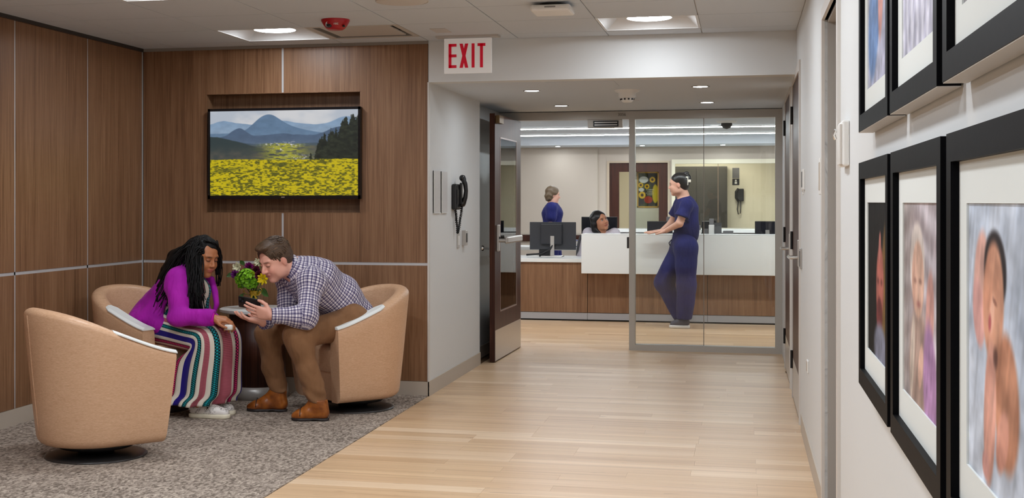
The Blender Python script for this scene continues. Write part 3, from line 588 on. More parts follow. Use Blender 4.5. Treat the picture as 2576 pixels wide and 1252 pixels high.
# ================================================================== EXIT SIGN
EY = 8.45; a = at(1118, 98, EY); b = at(1237, 183, EY); ex = empty('exit_sign', ((a[0] + b[0]) / 2, EY, CZ), label='white hanging EXIT sign with red letters', cat='exit sign')
hw = (b[0] - a[0]) / 2; zt = a[2] - CZ; zb = b[2] - CZ
MB().box(-hw, hw, -0.012, 0.012, zb, min(zt, -0.004), 0.002).build('sign_panel', plain('sign_white', rgb(238, 236, 234), 0.3, emit=(1, .98, .96, 1), estr=0.10), ex)
MB().box(-hw - 0.05, hw + 0.05, -0.045, 0.045, -0.012, 0.0).build('canopy_plate', GRIDM, ex)
H_ = zt - zb; L0 = zb + 0.155 * H_; L1 = zb + 0.845 * H_; W_ = 2 * hw; yy = (-0.0135, -0.012); t_ = 0.062 * W_
def lx(f): return -hw + f * W_
def letter(m): m.build('letter', REDL, ex)
m = MB(); m.box(lx(.097), lx(.097) + t_, *yy, L0, L1)
for z in (L0, (L0 + L1) / 2 - t_ * .45, L1 - t_ * 0.95): m.box(lx(.097), lx(.265), *yy, z, z + t_ * 0.95)
letter(m)
m = MB(); xl_, xr_ = lx(.33), lx(.515); w2_ = t_ * 1.1
m.prism([(xl_, L1), (xl_ + w2_, L1), (xr_, L0), (xr_ - w2_, L0)], *yy, 'y'); m.prism([(xr_ - w2_, L1), (xr_, L1), (xl_ + w2_, L0), (xl_, L0)], yy[0] - 0.0002, yy[1], 'y'); letter(m)
letter(MB().box(lx(.585), lx(.585) + t_, *yy, L0, L1)); letter(MB().box(lx(.71), lx(.875), *yy, L1 - t_ * .95, L1).box(lx(.7925) - t_ / 2, lx(.7925) + t_ / 2, *yy, L0, L1))

# ================================================================== SMOKE DETECTOR ON SOFFIT, CORRIDOR WALL THINGS
e = empty('smoke_detector', (-0.815, 9.60, SZ), label='white smoke detector on the corridor soffit', cat='smoke detector')
MB().lathe([(0.095, 0.0), (0.088, -0.012), (0.064, -0.022), (0.062, -0.05), (0.050, -0.058), (0.0, -0.058)], seg=28).build('housing', WHITEP, e, True)
g = MB(); g.lathe([(0.0, -0.09), (0.03, -0.089), (0.045, -0.076), (0.047, -0.058)], seg=24).build('sensor_cap', WHITEP, e, True)
sl = MB()
for k in range(10):
    a = 2 * PI * k / 10; c, s = math.cos(a), math.sin(a); sl.box(c * .046 - .006, c * .046 + .006, s * .046 - .006, s * .046 + .006, -0.073, -0.062)
sl.build('sensor_slots', BLACKP, e); MB().box(0.045, 0.085, -0.006, 0.006, -0.074, -0.068).build('test_tab', DIFP, e)
for k, (y0_, y1_, lab) in enumerate(((8.79, 8.99, 'clear wall sign holder nearer the wood wall'), (9.03, 9.22, 'clear wall sign holder nearer the telephone'))):
    e = empty('sign_holder', (XL, (y0_ + y1_) / 2, 1.388), label=lab, cat='sign holder', group='sign holders on the corridor wall'); h = (y1_ - y0_) / 2
    MB().box(0, 0.004, -h, h, -.146, .146).build('back_sheet', plain('paper_white', rgb(214, 212, 210), 0.5), e)
    MB().box(0.0045, 0.007, -h, h, -.146, .146).build('acrylic_cover', plain('acrylic', rgb(206, 203, 202), .35, spec=.2), e)
    MB().box(0, 0.012, -h, h, -.15, -.144).box(0, 0.012, -h, -h + .006, -.146, .146).build('holder_edge', plain('pale_edge', rgb(226, 226, 224), 0.3), e)
# wall telephone
ph = empty('wall_telephone', (XL, 9.46, 1.36), label='black wall telephone with hanging cord on the corridor wall', cat='telephone')
MB().box(0, 0.04, -0.08, 0.08, -0.10, 0.09, 0.012).build('body', BLACKP, ph)
def handset(parent, c, s=1.0, mat=BLACKP):
    p = [(c[0], c[1], c[2] + z * s) for z in (-.115, -.09, -.05, 0, .05, .09, .115)]; off = (0, .0, .016, .022, .016, 0, 0)
    m = MB().tube([(a[0] + o * s, a[1], a[2]) for a, o in zip(p, off)], [.012 * s, .022 * s, .017 * s, .015 * s, .017 * s, .022 * s, .012 * s], 10)
    m.ball((c[0] - .006 * s, c[1], c[2] + .095 * s), (.024 * s, .026 * s, .024 * s)).ball((c[0] - .006 * s, c[1], c[2] - .095 * s), (.024 * s, .026 * s, .024 * s)); return m.build('handset', mat, parent, True)
handset(ph, (0.062, 0.045, 0.040), 1.0); MB().box(0.04, 0.044, -0.07, -0.0, -0.06, 0.05, 0.002).build('keypad', DARKG, ph); MB().box(0.04, 0.056, 0.02, 0.07, -.06, .10, .006).build('cradle', BLACKP, ph)
pts = [(0.055 - .0005 * i + 0.007 * math.sin(i * 2.2), 0.045 - .0009 * i + 0.008 * math.cos(i * 2.2), -0.07 - i * 0.0045) for i in range(46)] + [(0.03 - .0003 * i + 0.007 * math.sin(i * 2.2), 0.004 - 0.0006 * i + 0.008 * math.cos(i * 2.2), -0.272 + i * 0.0042) for i in range(42)]
MB().tube(pts, 0.006, 6).build('coiled_cord', BLACKP, ph, True)
for (yy_, zz, w, h, d, m_, nm, lab, cat_) in ((9.60, 1.03, .07, .115, .008, STEEL, 'steel_plate', 'brushed steel switch plate below the telephone', 'switch plate'), (9.79, 1.045, .075, .115, .03, STEEL, 'card_reader', 'grey card reader beside the switch plate', 'card reader')):
    e = empty(nm, (XL, yy_, zz), label=lab, cat=cat_); MB().box(0, d, -w / 2, w / 2, -h / 2, h / 2, 0.003).build('plate', m_, e); MB().box(d, d + .003, -w * .28, w * .28, -h * .3, h * .3).build('face', DARKG if cat_ == 'card reader' else WHITEP, e)
# right wall small fittings
def fitting(nm, y0_, y1_, z0_, z1_, d, mat, lab, cat_, part, pmat, inset=.25):
    e = empty(nm, (XR, (y0_ + y1_) / 2, (z0_ + z1_) / 2), label=lab, cat=cat_); w = (y1_ - y0_) / 2; h = (z1_ - z0_) / 2
    MB().box(-d, 0, -w, w, -h, h, min(.004, d * .4)).build('plate', mat, e); MB().box(-d - .0015, -d, -w * (1 - inset), w * (1 - inset), -h * (1 - inset), h * (1 - inset)).build(part, pmat, e)
fitting('room_sign', 5.86, 5.98, 1.35, 1.51, .010, WHITEP, 'white room sign right of the two dark doors', 'sign', 'insert', TRIMP)
fitting('wall_thermostat', 7.50, 7.62, 1.385, 1.50, .014, WHITEP, 'small white thermostat beside the dark doors', 'thermostat', 'display', DARKG)
fitting('door_plate', 7.66, 7.76, 1.36, 1.49, .004, WHITEP, 'narrow white name plate beside the dark doors', 'sign', 'lettering_strip', TRIMP)
fitting('wall_outlet', 7.07, 7.15, 0.43, 0.495, .008, WHITEP, 'white wall outlet low on the right wall', 'outlet', 'socket_face', TRIMP)
fitting('wall_reader', 7.85, 7.95, .93, 1.05, .012, STEEL, 'steel reader beside the door levers', 'card reader', 'face', DARKG)
e = empty('wall_dispenser', (XR, 4.50, 1.51), label='slim white wall bracket between the doorway and the frames', cat='wall bracket')
MB().box(-0.022, 0, -.105, .105, -.075, .072, 0.006).build('body', WHITEP, e); MB().box(-0.030, -0.022, -.09, .02, -.07, .06, .002).build('cover', FRAMEP, e); autosmooth(MB().tube([(-.03, .09, .05), (-.036, .10, .035), (-.03, .105, .02)], .006).build('hook', CHROME, e))

# ================================================================== FRAMED PHOTOGRAPHS
def ell(u, v, cu, cv, ru, rv, ang=0.0, soft=.18):
    c, s = math.cos(ang), math.sin(ang); x = ((u - cu) * c + (v - cv) * s) / ru; y = (-(u - cu) * s + (v - cv) * c) / rv; d = np.sqrt(x * x + y * y); return sm(1 + soft - d, 0, 2 * soft)
def photo_sleeping(W=170, H=130):      # newborn lying on a pale blue sheet
    u, v = grid_uv(W, H); n = fbm(u, v, 5, 3); img = lerp(np.array([168, 182, 204.]), np.array([208, 214, 226.]), n[..., None]) / 255; f = fbm(u * .6 + v * .5, v, 9, 8); img = img * (0.90 + .2 * f[..., None])
    sk = lambda a, b, s: lerp(np.array(a, float), np.array(b, float), fbm(u, v, 7, s)[..., None]) / 255
    img = lay(img, ell(u, v, .205, .30, .12, .20, .12, .14), sk((206, 150, 138), (226, 178, 162), 2)); img = lay(img, ell(u, v, .16, .40, .085, .13, -.35, .18), sk((208, 146, 140), (222, 166, 158), 4))
    img = lay(img, ell(u, v, .40, .235, .155, .14, .25, .12), [44, 38, 40]); img = lay(img, ell(u, v, .375, .345, .145, .21, .1, .12), sk((196, 128, 100), (230, 170, 138), 6))
    img = lay(img, ell(u, v, .36, .39, .03, .07, .3, .5), [232, 176, 150]); img = lay(img, ell(u, v, .33, .42, .02, .03, .2, .6), [176, 86, 88]); img = lay(img, ell(u, v, .40, .34, .03, .010, .3, .6) * .6, [120, 70, 58])
    img = lay(img, ell(u, v, .55, .66, .16, .23, -.12, .14), sk((156, 98, 72), (216, 152, 120), 9)); img = lay(img, ell(u, v, .33, .74, .085, .26, .1, .14), sk((204, 140, 122), (226, 168, 150), 5))
    img = lay(img, ell(u, v, .50, .80, .07, .12, .5, .2), sk((190, 118, 96), (220, 158, 138), 12)); img = lay(img, ell(u, v, .41, .53, .03, .035, 0, .6) * .8, [92, 56, 50]); img = lay(img, ell(u, v, .27, .93, .05, .05, .3, .25), [206, 146, 136]); return img
def photo_baby(W=130, H=110):          # baby in a pale bonnet with a lilac blanket
    u, v = grid_uv(W, H); st = .5 + .5 * np.sin((v * 34 + 2.2 * np.sin(u * 5))); img = lerp(np.array([140, 124, 126.]), np.array([212, 202, 210.]), (st * .55 + .45 * sm(u, 0, .9))[..., None]) / 255; img = lay(img, sm(.5 - u, 0, .5) * .5, [150, 140, 132])
    img = lay(img, ell(u, v, .47, .82, .30, .30, .2, .2), [168, 140, 128]); img = lay(img, ell(u, v, .40, .30, .21, .20, 0, .12), [206, 192, 184]); img = lay(img, ell(u, v, .42, .38, .17, .19, 0, .12), [214, 170, 148])
    img = lay(img, ell(u, v, .49, .385, .04, .014, 0, .9) * .6, [110, 74, 66]); img = lay(img, ell(u, v, .34, .39, .04, .014, 0, .9) * .6, [120, 82, 72]); img = lay(img, ell(u, v, .30, .42, .05, .16, 0, .6) * .35, [150, 104, 90]); img = lay(img, ell(u, v, .44, .50, .05, .016, 0, .9) * .7, [176, 100, 98]); img = lay(img, ell(u, v, .44, .43, .02, .02, 0, .6), [226, 180, 160])
    img = lay(img, ell(u, v, .74, .52, .10, .20, .15, .2), [206, 150, 140]); img = lay(img, ell(u, v, .74, .86, .17, .30, -.15, .2), [176, 130, 178]); img = lay(img, ell(u, v, .50, .80, .06, .12, .4, .2), [214, 170, 150]); img = lay(img, ell(u, v, .26, .78, .06, .22, .2, .2), [196, 178, 164]); return img
def photo_dark(W=110, H=100):          # mother and newborn against black
    u, v = grid_uv(W, H); img = np.full((H, W, 3), 10 / 255.); img = lay(img, ell(u, v, .80, .55, .16, .42, .1, .2), [126, 92, 44]); img = lay(img, ell(u, v, .58, .52, .17, .26, .1, .15), [176, 96, 84]); img = lay(img, ell(u, v, .58, .28, .05, .10, .2, .2), [186, 110, 100])
    img = lay(img, ell(u, v, .56, .72, .14, .12, 0, .2), [112, 48, 48]); img = lay(img, ell(u, v, .60, .93, .30, .16, 0, .25), [120, 122, 142]); img = lay(img, ell(u, v, .5, .50, .04, .02, 0, .8) * .7, [90, 40, 38]); img = lay(img, ell(u, v, .66, .50, .04, .02, 0, .8) * .7, [90, 40, 38]); img = lay(img, sm(.42 - u, 0, .3) * .5, [8, 8, 12]); return img
def photo_blue(W=110, H=100):
    u, v = grid_uv(W, H); f = fbm(u * 2 % 1, v, 10, 4); img = lerp(np.array([150, 150, 176.]), np.array([190, 190, 210.]), f[..., None]) / 255; img = lay(img, ell(u, v, .30, .55, .26, .42, .35, .15), lerp(np.array([70, 104, 160.]), np.array([120, 152, 200.]), f[..., None]) / 255); img = lay(img, ell(u, v, .62, .40, .12, .34, .1, .2), [206, 140, 130]); img = lay(img, ell(u, v, .5, .15, .16, .14, 0, .2), [214, 160, 140]); return img
def photo_lilac(W=110, H=100):
    u, v = grid_uv(W, H); f = .5 + .5 * np.sin(u * 40 + 4 * fbm(u, v, 4, 2)); img = lerp(np.array([170, 168, 188.]), np.array([206, 204, 218.]), f[..., None]) / 255; img = lay(img, ell(u, v, .5, .28, .24, .34, 0, .2), [212, 206, 198]); img = lay(img, ell(u, v, .50, .30, .13, .20, 0, .25), [226, 190, 170]); img = lay(img, ell(u, v, .72, .28, .10, .2, .3, .3), [176, 164, 150]); return img
def photo_grey(W=110, H=100):
    u, v = grid_uv(W, H); f = fbm(u, v, 8, 4); img = lerp(np.array([140, 138, 142.]), np.array([196, 194, 196.]), f[..., None]) / 255; return lay(img, ell(u, v, .5, .5, .2, .3, 0, .2), [214, 168, 150])
FD = 0.040
def framed(y_far, y_near, z0_, z1_, pic, label):
    cy = (y_far + y_near) / 2; e = empty('picture_frame', (XR, cy, z0_), label=label, cat='picture frame', group='framed photographs on the right wall'); h = (y_far - y_near) / 2; H = z1_ - z0_; fw_ = 0.042
    fr = MB()
    for b in ((-h, h, 0, fw_), (-h, h, H - fw_, H), (-h, -h + fw_, fw_, H - fw_), (h - fw_, h, fw_, H - fw_)): fr.box(-FD, -0.004, b[0], b[1], b[2], b[3])
    fr.build('frame', FRAMEB, e); MB().box(-FD + .001, -.004, -h + .001, h - .001, -.0015, 0.0).build('underside_sheen', plain('painted_sheen', rgb(206, 200, 194), .5), e)  # pale strip below each frame: reflected wall light painted as a colour
    mw = 0.062; mh = 0.060; ph_ = h - fw_ - mw; pz0, pz1 = fw_ + mh, H - fw_ - mh; x0_, x1_ = -FD + 0.012, -FD + 0.016; mt = MB()
    for b in ((-h + fw_, h - fw_, fw_, pz0), (-h + fw_, h - fw_, pz1, H - fw_), (-h + fw_, -ph_, pz0, pz1), (ph_, h - fw_, pz0, pz1)): mt.box(x0_, x1_, b[0], b[1], b[2], b[3])
    mt.build('mount', MATB, e)
    gu, gv = grid_uv(pic.shape[1], pic.shape[0]); pic = pic * (.80 + .40 * fbm(gu, gv, 9, 77, 3)[..., None]) * (.93 + .14 * vnoise(gu + .3 * gv, gv * .15, 38, 78)[..., None]); pic = pic * .88 + .12 * pic.mean(2, keepdims=True)
    painted('print', pic, (x1_ - 0.001, ph_, pz1), (0, -2 * ph_, 0), (0, 0, -(pz1 - pz0)), PRINT, e)
    MB().box(-0.004, 0.0, -h + .01, h - .01, .01, H - .01).build('backing', BLACKM, e)
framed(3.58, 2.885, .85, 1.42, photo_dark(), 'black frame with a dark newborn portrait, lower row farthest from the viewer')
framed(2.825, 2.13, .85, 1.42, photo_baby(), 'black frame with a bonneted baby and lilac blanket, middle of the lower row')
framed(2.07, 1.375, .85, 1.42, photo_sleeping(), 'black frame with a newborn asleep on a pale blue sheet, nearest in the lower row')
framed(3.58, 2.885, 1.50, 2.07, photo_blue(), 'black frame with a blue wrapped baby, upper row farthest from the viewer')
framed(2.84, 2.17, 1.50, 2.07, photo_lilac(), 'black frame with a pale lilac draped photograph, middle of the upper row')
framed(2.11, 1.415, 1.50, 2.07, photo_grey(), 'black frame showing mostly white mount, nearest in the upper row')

# ================================================================== TUB CHAIRS
def make_chair():
    root = empty('tub_chair', (0, 0, 0)); R = 0.345; XF = 0.320; NT_ = 60
    def plan(t):   # outer plan at full size: arm tip -> round the back -> other arm tip
        La = XF + 0.02; Lb = PI * R; tot = 2 * La + Lb; s = t * tot
        if s < La: return np.array([XF - s, -R]), np.array([0, 1.0])
        if s < La + Lb:
            a = -PI / 2 - (s - La) / R; return np.array([-0.02 + R * math.cos(a), R * math.sin(a)]), np.array([-math.cos(a), -math.sin(a)])
        s -= La + Lb; return np.array([-0.02 + s, R]), np.array([0, -1.0])
    def ztop(x): k = np.clip((x + 0.365) / 0.685, 0, 1); return 0.778 - 0.228 * (0.62 * k + 0.38 * (3 * k * k - 2 * k ** 3))
    def scale(z): return 0.80 + 0.20 * np.clip((z - 0.06) / 0.70, 0, 1) ** 0.85
    TH = 0.095
    def ring(t, cap=False):
        p, n = plan(t); zt = float(ztop(p[0])); pts = []
        def out(z, off): q = p * scale(z) + n * off; pts.append((q[0], q[1], z))
        out(0.075, 0.10)
        for k in range(5): a = PI / 2 * k / 4; out(0.075 + 0.045 * (1 - math.cos(a)), 0.045 * (1 - math.sin(a)))
        for k in range(1, 9): out(0.12 + (zt - 0.035 - 0.12) * k / 8, 0.0)
        for k in range(1, 9): a = PI * k / 8; q = p * scale(zt - 0.03) + n * (TH / 2 - TH / 2 * math.cos(a)); pts.append((q[0], q[1], zt - 0.035 + 0.035 * math.sin(a)))
        for k in range(1, 5): z = (zt - 0.035) + (0.30 - zt + 0.035) * k / 4; q = p * scale(z) + n * (TH + 0.01 * k / 4); pts.append((q[0], q[1], z))
        q = p * scale(0.075) + n * 0.105; pts.append((q[0], q[1], 0.076)); return pts
    rings = [ring(t) for t in np.linspace(0, 1, NT_)]; n = len(rings[0]); v = [p for r in rings for p in r]; f = []
    for i in range(NT_ - 1):
        for k in range(n): f.append((i * n + k, i * n + (k + 1) % n, (i + 1) * n + (k + 1) % n, (i + 1) * n + k))
    f += [tuple(range(n)), tuple(range((NT_ - 1) * n, NT_ * n))[::-1]]
    sh = mesh('shell', v, f, FABRIC, root); fixnormals(sh); autosmooth(sh, 0.7)
    # piping seams where the back meets the arms
    for t in (0.5,): m = MB(); m.tube([(a * 1.003, b * 1.003, z) for a, b, z in ring(t)[5:14]], 0.0022, 6); m.build('seam', FABRIC, root, True)
    # white arm caps on the front part of each arm
    for side in (0, 1):
        ts = np.linspace(0.0, 0.205, 10); cp = []; 
        for i, t in enumerate(ts if side == 0 else 1 - ts):
            p, nn = plan(t); zt = float(ztop(p[0])) ; s_ = scale(zt - .03); tt = i / 9; w0 = -0.002; w1 = TH + 0.002
            if i == 9: w0 += 0.018; w1 -= 0.022
            pr = [(w0, -.014), (w0, -.008), (w0 + .018, .003), (w1 - .018, .003), (w1, -.008), (w1, -.014)]
            ext = 0.004 if i == 0 else 0.0
            cp.append([tuple((p * s_ + nn * o_ + np.array([ext, 0])).tolist()) + (zt + dz,) for o_, dz in pr])
        v = [q for r in cp for q in r]; f = []
        for i in range(9):
            for k in range(6): f.append((i * 6 + k, i * 6 + (k + 1) % 6, (i + 1) * 6 + (k + 1) % 6, (i + 1) * 6 + k))
        f += [tuple(range(6)), tuple(range(54, 60))]
        fixnormals(mesh('arm_cap', v, f, WHITEG, root))
    # seat cushion and front panel inside the arms
    def slab(name, zs, insets, front):
        pl = []
        for z, ins, fx in zip(zs, insets, front):
            s_ = scale(z); ring_ = []
            for t in np.linspace(0.0, 1, 36):
                p, nn = plan(t); q = p * s_ + nn * (TH + 0.004 + ins); q[0] = min(q[0], fx); ring_.append((q[0], q[1], z))
            pl.append(ring_)
        v = [q for r in pl for q in r]; m_ = 36; f = [tuple(range(m_)), tuple(range((len(zs) - 1) * m_, len(zs) * m_))]
        for i in range(len(zs) - 1):
            for k in range(m_): f.append((i * m_ + k, i * m_ + (k + 1) % m_, (i + 1) * m_ + (k + 1) % m_, (i + 1) * m_ + k))
        o = mesh(name, v, f, FABRIC, root); fixnormals(o); return autosmooth(o, 0.8)
    slab('seat_cushion', (0.262, 0.275, 0.39, 0.418, 0.43), (0.0, 0.0, 0.0, 0.010, 0.035), (0.272, 0.285, 0.290, 0.276, 0.25))
    slab('front_panel', (0.077, 0.25, 0.261), (0.0, 0.0, 0.004), (0.232, 0.264, 0.262))
    MB().lathe([(0.0, 0.018), (0.20, 0.018), (0.245, 0.012), (0.262, 0.006), (0.262, 0.0), (0.0, 0.0)], seg=48).build('base_disc', DARKG, root, True)
    MB().lathe([(0.0, 0.076), (0.20, 0.076), (0.19, 0.05), (0.10, 0.03), (0.09, 0.018), (0.0, 0.018)], seg=36).build('swivel', BLACKM, root, True)
    return root
CH = make_chair()
def place(o, x, y, deg, label):
    o.location = (x, y, 0.004); o.rotation_euler = (0, 0, math.radians(deg)); tag(o, label, 'armchair', 'tan swivel tub chairs')
CA = at(242, 1147, 6.24)
place(CH, float(CA[0]), 6.24, 50, 'empty tan tub chair with its back to the viewer in front of the others')
cb = at(374, 1028, 7.72); place(copy_tree(CH), float(cb[0]), 7.72, -22, 'tan tub chair in which the woman in magenta sits')
cc = at(888, 1022, 8.06); place(copy_tree(CH), float(cc[0]), 8.06, 228, 'tan tub chair in which the man in the plaid shirt sits')

# ================================================================== SIDE TABLE, VASE AND FLOWERS
TX, TYY, TZ = float(at(648, 780, 8.36)[0]), 8.36, 0.600
tb = empty('side_table', (TX, TYY, 0.004), label='round drum side table with a white top and dark wood body', cat='side table')
MB().lathe([(0.0, TZ), (0.245, TZ), (0.255, TZ - .006), (0.255, TZ - .022), (0.245, TZ - .030), (0.0, TZ - .030)], seg=56).build('table_top', WHITEG, tb, True); autosmooth(tb.children[-1], .6)
MB().lathe([(0.0, TZ - .031), (0.19, TZ - .031), (0.19, 0.085), (0.0, 0.085)], seg=48).build('drum', BROWND, tb, True); autosmooth(tb.children[-1], .6)
MB().lathe([(0.0, 0.085), (0.205, 0.085), (0.21, 0.0), (0.0, 0.0)], seg=48).build('plinth', plain('plinth_grey', rgb(176, 172, 168), 0.35, 0.3), tb, True); autosmooth(tb.children[-1], .6)
fx, fy = float(at(642, 770, 8.33)[0]), 8.33; tz = TZ + 0.004
vs = empty('flower_vase', (fx, fy, tz), label='small clear vase with a gold ribbon bow on the side table', cat='vase')
MB().lathe([(0.0, 0.0), (0.035, 0.0), (0.042, 0.01), (0.036, 0.06), (0.030, 0.10), (0.036, 0.125), (0.033, 0.125), (0.027, 0.10), (0.032, 0.06), (0.036, 0.012), (0.0, 0.008)], seg=28).build('glass_body', mat_glass('vase_glass', (.86, .93, .88, 1)), vs, True)
GOLD = plain('gold_ribbon', rgb(212, 176, 56), 0.35, 0.2)
bow = MB().lathe([(0.034, .085), (0.038, .10), (0.038, .112), (0.035, .118)], seg=24)
def loop(c, a, rx, rz):
    pts = [(c[0] + math.cos(a) * (rx * (1 - math.cos(t))) , c[1] - .03, c[2] + math.sin(a) * rx * (1 - math.cos(t)) + rz * math.sin(t)) for t in np.linspace(0, 2 * PI, 16)]
    for p, q in zip(pts[:-1], pts[1:]): bow.add([(p[0], p[1] - .014, p[2]), (q[0], q[1] - .014, q[2]), (q[0], q[1] + .014, q[2]), (p[0], p[1] + .014, p[2])], [(0, 1, 2, 3)])
loop((0.0, 0, .105), .25, .032, .022); loop((0.0, 0, .105), PI - .15, .036, .018); bow.add([(0, -.035, .10), (.012, -.035, .10), (.045, -.04, .03), (.03, -.04, .03)], [(0, 1, 2, 3)]).add([(0, -.036, .10), (-.012, -.036, .10), (-.03, -.04, .035), (-.015, -.04, .03)], [(0, 1, 2, 3)])
bow.build('ribbon_bow', GOLD, vs)
def flower(name, px, py, Y, label, builder):
    c = at(px, py, Y); e = empty(name, (float(c[0]), Y, float(c[2])), label=label, cat='flower', group='flowers in the vase'); builder(e)
    base = Vector((fx, fy, tz + .05)) - Vector(e.location); MB().tube([(0, 0, 0), (base * .5 + Vector((0, 0, .015)))[:], base[:]], .0028, 6).build('stem', MATS['stem_green'], e, True); return e
plain('stem_green', rgb(70, 116, 50), .5)
GRN = plain('lime_bloom', rgb(132, 190, 30), .6); 
def petals(e, mat, n, rad, w, curl, layers=2, name='petal', seed=1):
    r = random.Random(seed); m = MB()
    for l in range(layers):
        for k in range(n):
            a = 2 * PI * (k + .5 * l) / n + r.uniform(-.1, .1); el = math.radians(r.uniform(-5, 20) + l * 32); L = rad * (1 - .18 * l); d = Vector((math.cos(a) * math.cos(el), -math.sin(el) , math.sin(a) * math.cos(el))); s_ = Vector((-math.sin(a), 0, math.cos(a))); c = Vector((0, -curl, 0))
            p = [d * L * .12, d * L * .55 + s_ * w * .5 + c * .2, d * L * .9 + s_ * w * .32 + c * .5, d * L + c, d * L * .9 - s_ * w * .32 + c * .5, d * L * .55 - s_ * w * .5 + c * .2]; m.add([q[:] for q in p], [(0, 1, 2, 3), (0, 3, 4, 5)])
    return m.build(name, mat, e)
def b_lime(e):
    r = random.Random(4); m = MB()
    for k in range(230):
        a = r.uniform(0, 2 * PI); z = r.uniform(-.75, 1); s_ = math.sqrt(1 - z * z); rad = .070 * r.uniform(.82, 1.05); c = Vector((rad * 1.08 * s_ * math.cos(a), rad * .9 * s_ * math.sin(a), rad * .98 * z)); nrm = c.normalized(); t = nrm.orthogonal().normalized(); b = nrm.cross(t); q = r.uniform(0, 6.28); t, b = t * math.cos(q) + b * math.sin(q), b * math.cos(q) - t * math.sin(q); w = r.uniform(.011, .017)
        m.add([(c)[:], (c + t * w + nrm * .006)[:], (c + t * w * .6 + b * w + nrm * .009)[:], (c + b * w + nrm * .004)[:], (c - t * w * .7 + nrm * .007)[:], (c - b * w * .8 - t * w * .2 + nrm * .008)[:], (c + t * w * .5 - b * w * .8 + nrm * .004)[:]], [(0, 1, 2, 3), (0, 3, 4), (0, 4, 5), (0, 5, 6, 1)])
    m.build('floret_head', GRN, e); MB().ball((0, 0, 0), .058).build('core', plain('lime_core', rgb(84, 136, 20), .7), e, True)
flower('green_hydrangea', 622, 703, 8.27, 'large lime green hydrangea head in the vase', b_lime)
MAG = plain('magenta_petal', rgb(134, 18, 110), .55); WINE = plain('wine_petal', rgb(92, 8, 46), .6); YEL = plain('yellow_petal', rgb(242, 216, 10), .55); CRM = plain('cream_petal', rgb(226, 222, 190), .55)
flower('magenta_carnation', 628, 672, 8.30, 'magenta carnation at the top of the bouquet', lambda e: petals(e, MAG, 12, .036, .022, .012, 4, seed=2))
flower('wine_carnation', 645, 680, 8.28, 'dark wine carnation right of the magenta one', lambda e: petals(e, WINE, 12, .034, .022, .012, 4, seed=3))
flower('wine_carnation', 652, 692, 8.25, 'dark wine carnation above the yellow flower', lambda e: petals(e, WINE, 12, .032, .022, .012, 4, seed=4))
flower('yellow_lily', 662, 701, 8.22, 'bright yellow flower beside the man\'s chin', lambda e: petals(e, YEL, 7, .042, .020, .010, 2, seed=5))
flower('yellow_daisy', 635, 689, 8.25, 'small yellow flower in the middle of the bouquet', lambda e: petals(e, YEL, 9, .022, .010, .006, 2, seed=6))
flower('purple_statice', 592, 690, 8.29, 'purple flower on the left edge of the bouquet', lambda e: petals(e, plain('violet_petal', rgb(122, 30, 128), .6), 8, .032, .018, .010, 3, seed=7))
flower('cream_alstroemeria', 597, 671, 8.32, 'cream flower at the upper left of the bouquet', lambda e: petals(e, CRM, 7, .036, .020, .008, 2, seed=8))
flower('cream_alstroemeria', 648, 659, 8.34, 'cream bud sticking up behind the bouquet', lambda e: petals(e, CRM, 6, .030, .014, .004, 2, seed=9))
LEAF = plain('leaf_green', rgb(66, 104, 46), .45)
def b_leaf(ang, L):
    def f(e):
        d = Vector((math.cos(ang), -.25, math.sin(ang))); s_ = Vector((-math.sin(ang), 0, math.cos(ang))); m = MB(); v = []; 
        for t in np.linspace(0, 1, 7): w = .30 * L * math.sin(PI * min(t * 1.02, 1)) ** .8; c = d * L * t + Vector((0, 0, -.25 * L * t * t)); v += [(c + s_ * w)[:], (c + Vector((0, .004, 0)))[:], (c - s_ * w)[:]]
        m.add(v, [q for i in range(6) for q in ((3 * i, 3 * i + 1, 3 * i + 4, 3 * i + 3), (3 * i + 1, 3 * i + 2, 3 * i + 5, 3 * i + 4))]); m.build('blade', LEAF, e, True)
    return f
for (px, py, an, L, lab) in ((654, 726, -.45, .075, 'green leaf hanging right of the ribbon'), (614, 668, 2.0, .055, 'green leaf between the cream and magenta flowers'), (588, 688, 3.3, .05, 'green leaf at the left of the bouquet'), (655, 668, 1.2, .06, 'green leaf behind the wine carnations'), (612, 738, -2.2, .05, 'green leaf under the hydrangea')): flower('leaf_sprig', px, py, 8.30, lab, b_leaf(an, L))

# ================================================================== RECEPTION COUNTER
rc = empty('reception_counter', (-1.0, YK, 0), label='long reception counter with walnut front and white raised fascia', cat='counter')
def cp(b, name, mat, ch=0.0): return rel(MB().box(*b, ch=ch), rc).build(name, mat, rc)
RX0, RX1 = -4.6, 2.4; seams = [RX0, -3.02, -1.668, -0.369, 0.93, RX1]
for a, b in zip(seams[:-1], seams[1:]):
    cp((a + .003, b - .003, YK, YK + .03, .095, .645), 'wood_panel', WOOD); cp((a + .0015, b - .0015, YK + .004, YK + .03, .018, .090), 'kick_panel', plain('kick_aluminium', rgb(178, 180, 186), .35, .4) if 'kick_aluminium' not in MATS else MATS['kick_aluminium'])
cp((RX0, RX1, YK + .03, YK + .10, .0, .645), 'carcass', BLACKM); cp((RX0, -1.72, YK - .02, YK + .8, .648, .690, ), 'worktop', WHITEG, .003); cp((-1.72, RX1, YK + .05, YK + .8, .648, .690), 'worktop', WHITEG, .003)
cp((-1.716, RX1, YK - .16, YK + .03, .535, .958), 'fascia', WHITEG, .004); cp((-1.716, RX1, YK - .16, YK + .24, .9585, .968), 'transaction_ledge', WHITEG, .002)
rd = empty('rear_counter', (-0.4, 20.9, 0), label='grey rear counter with a white ledge along the back wall', cat='counter')
GREYL = plain('grey_laminate', rgb(118, 116, 118), .5)
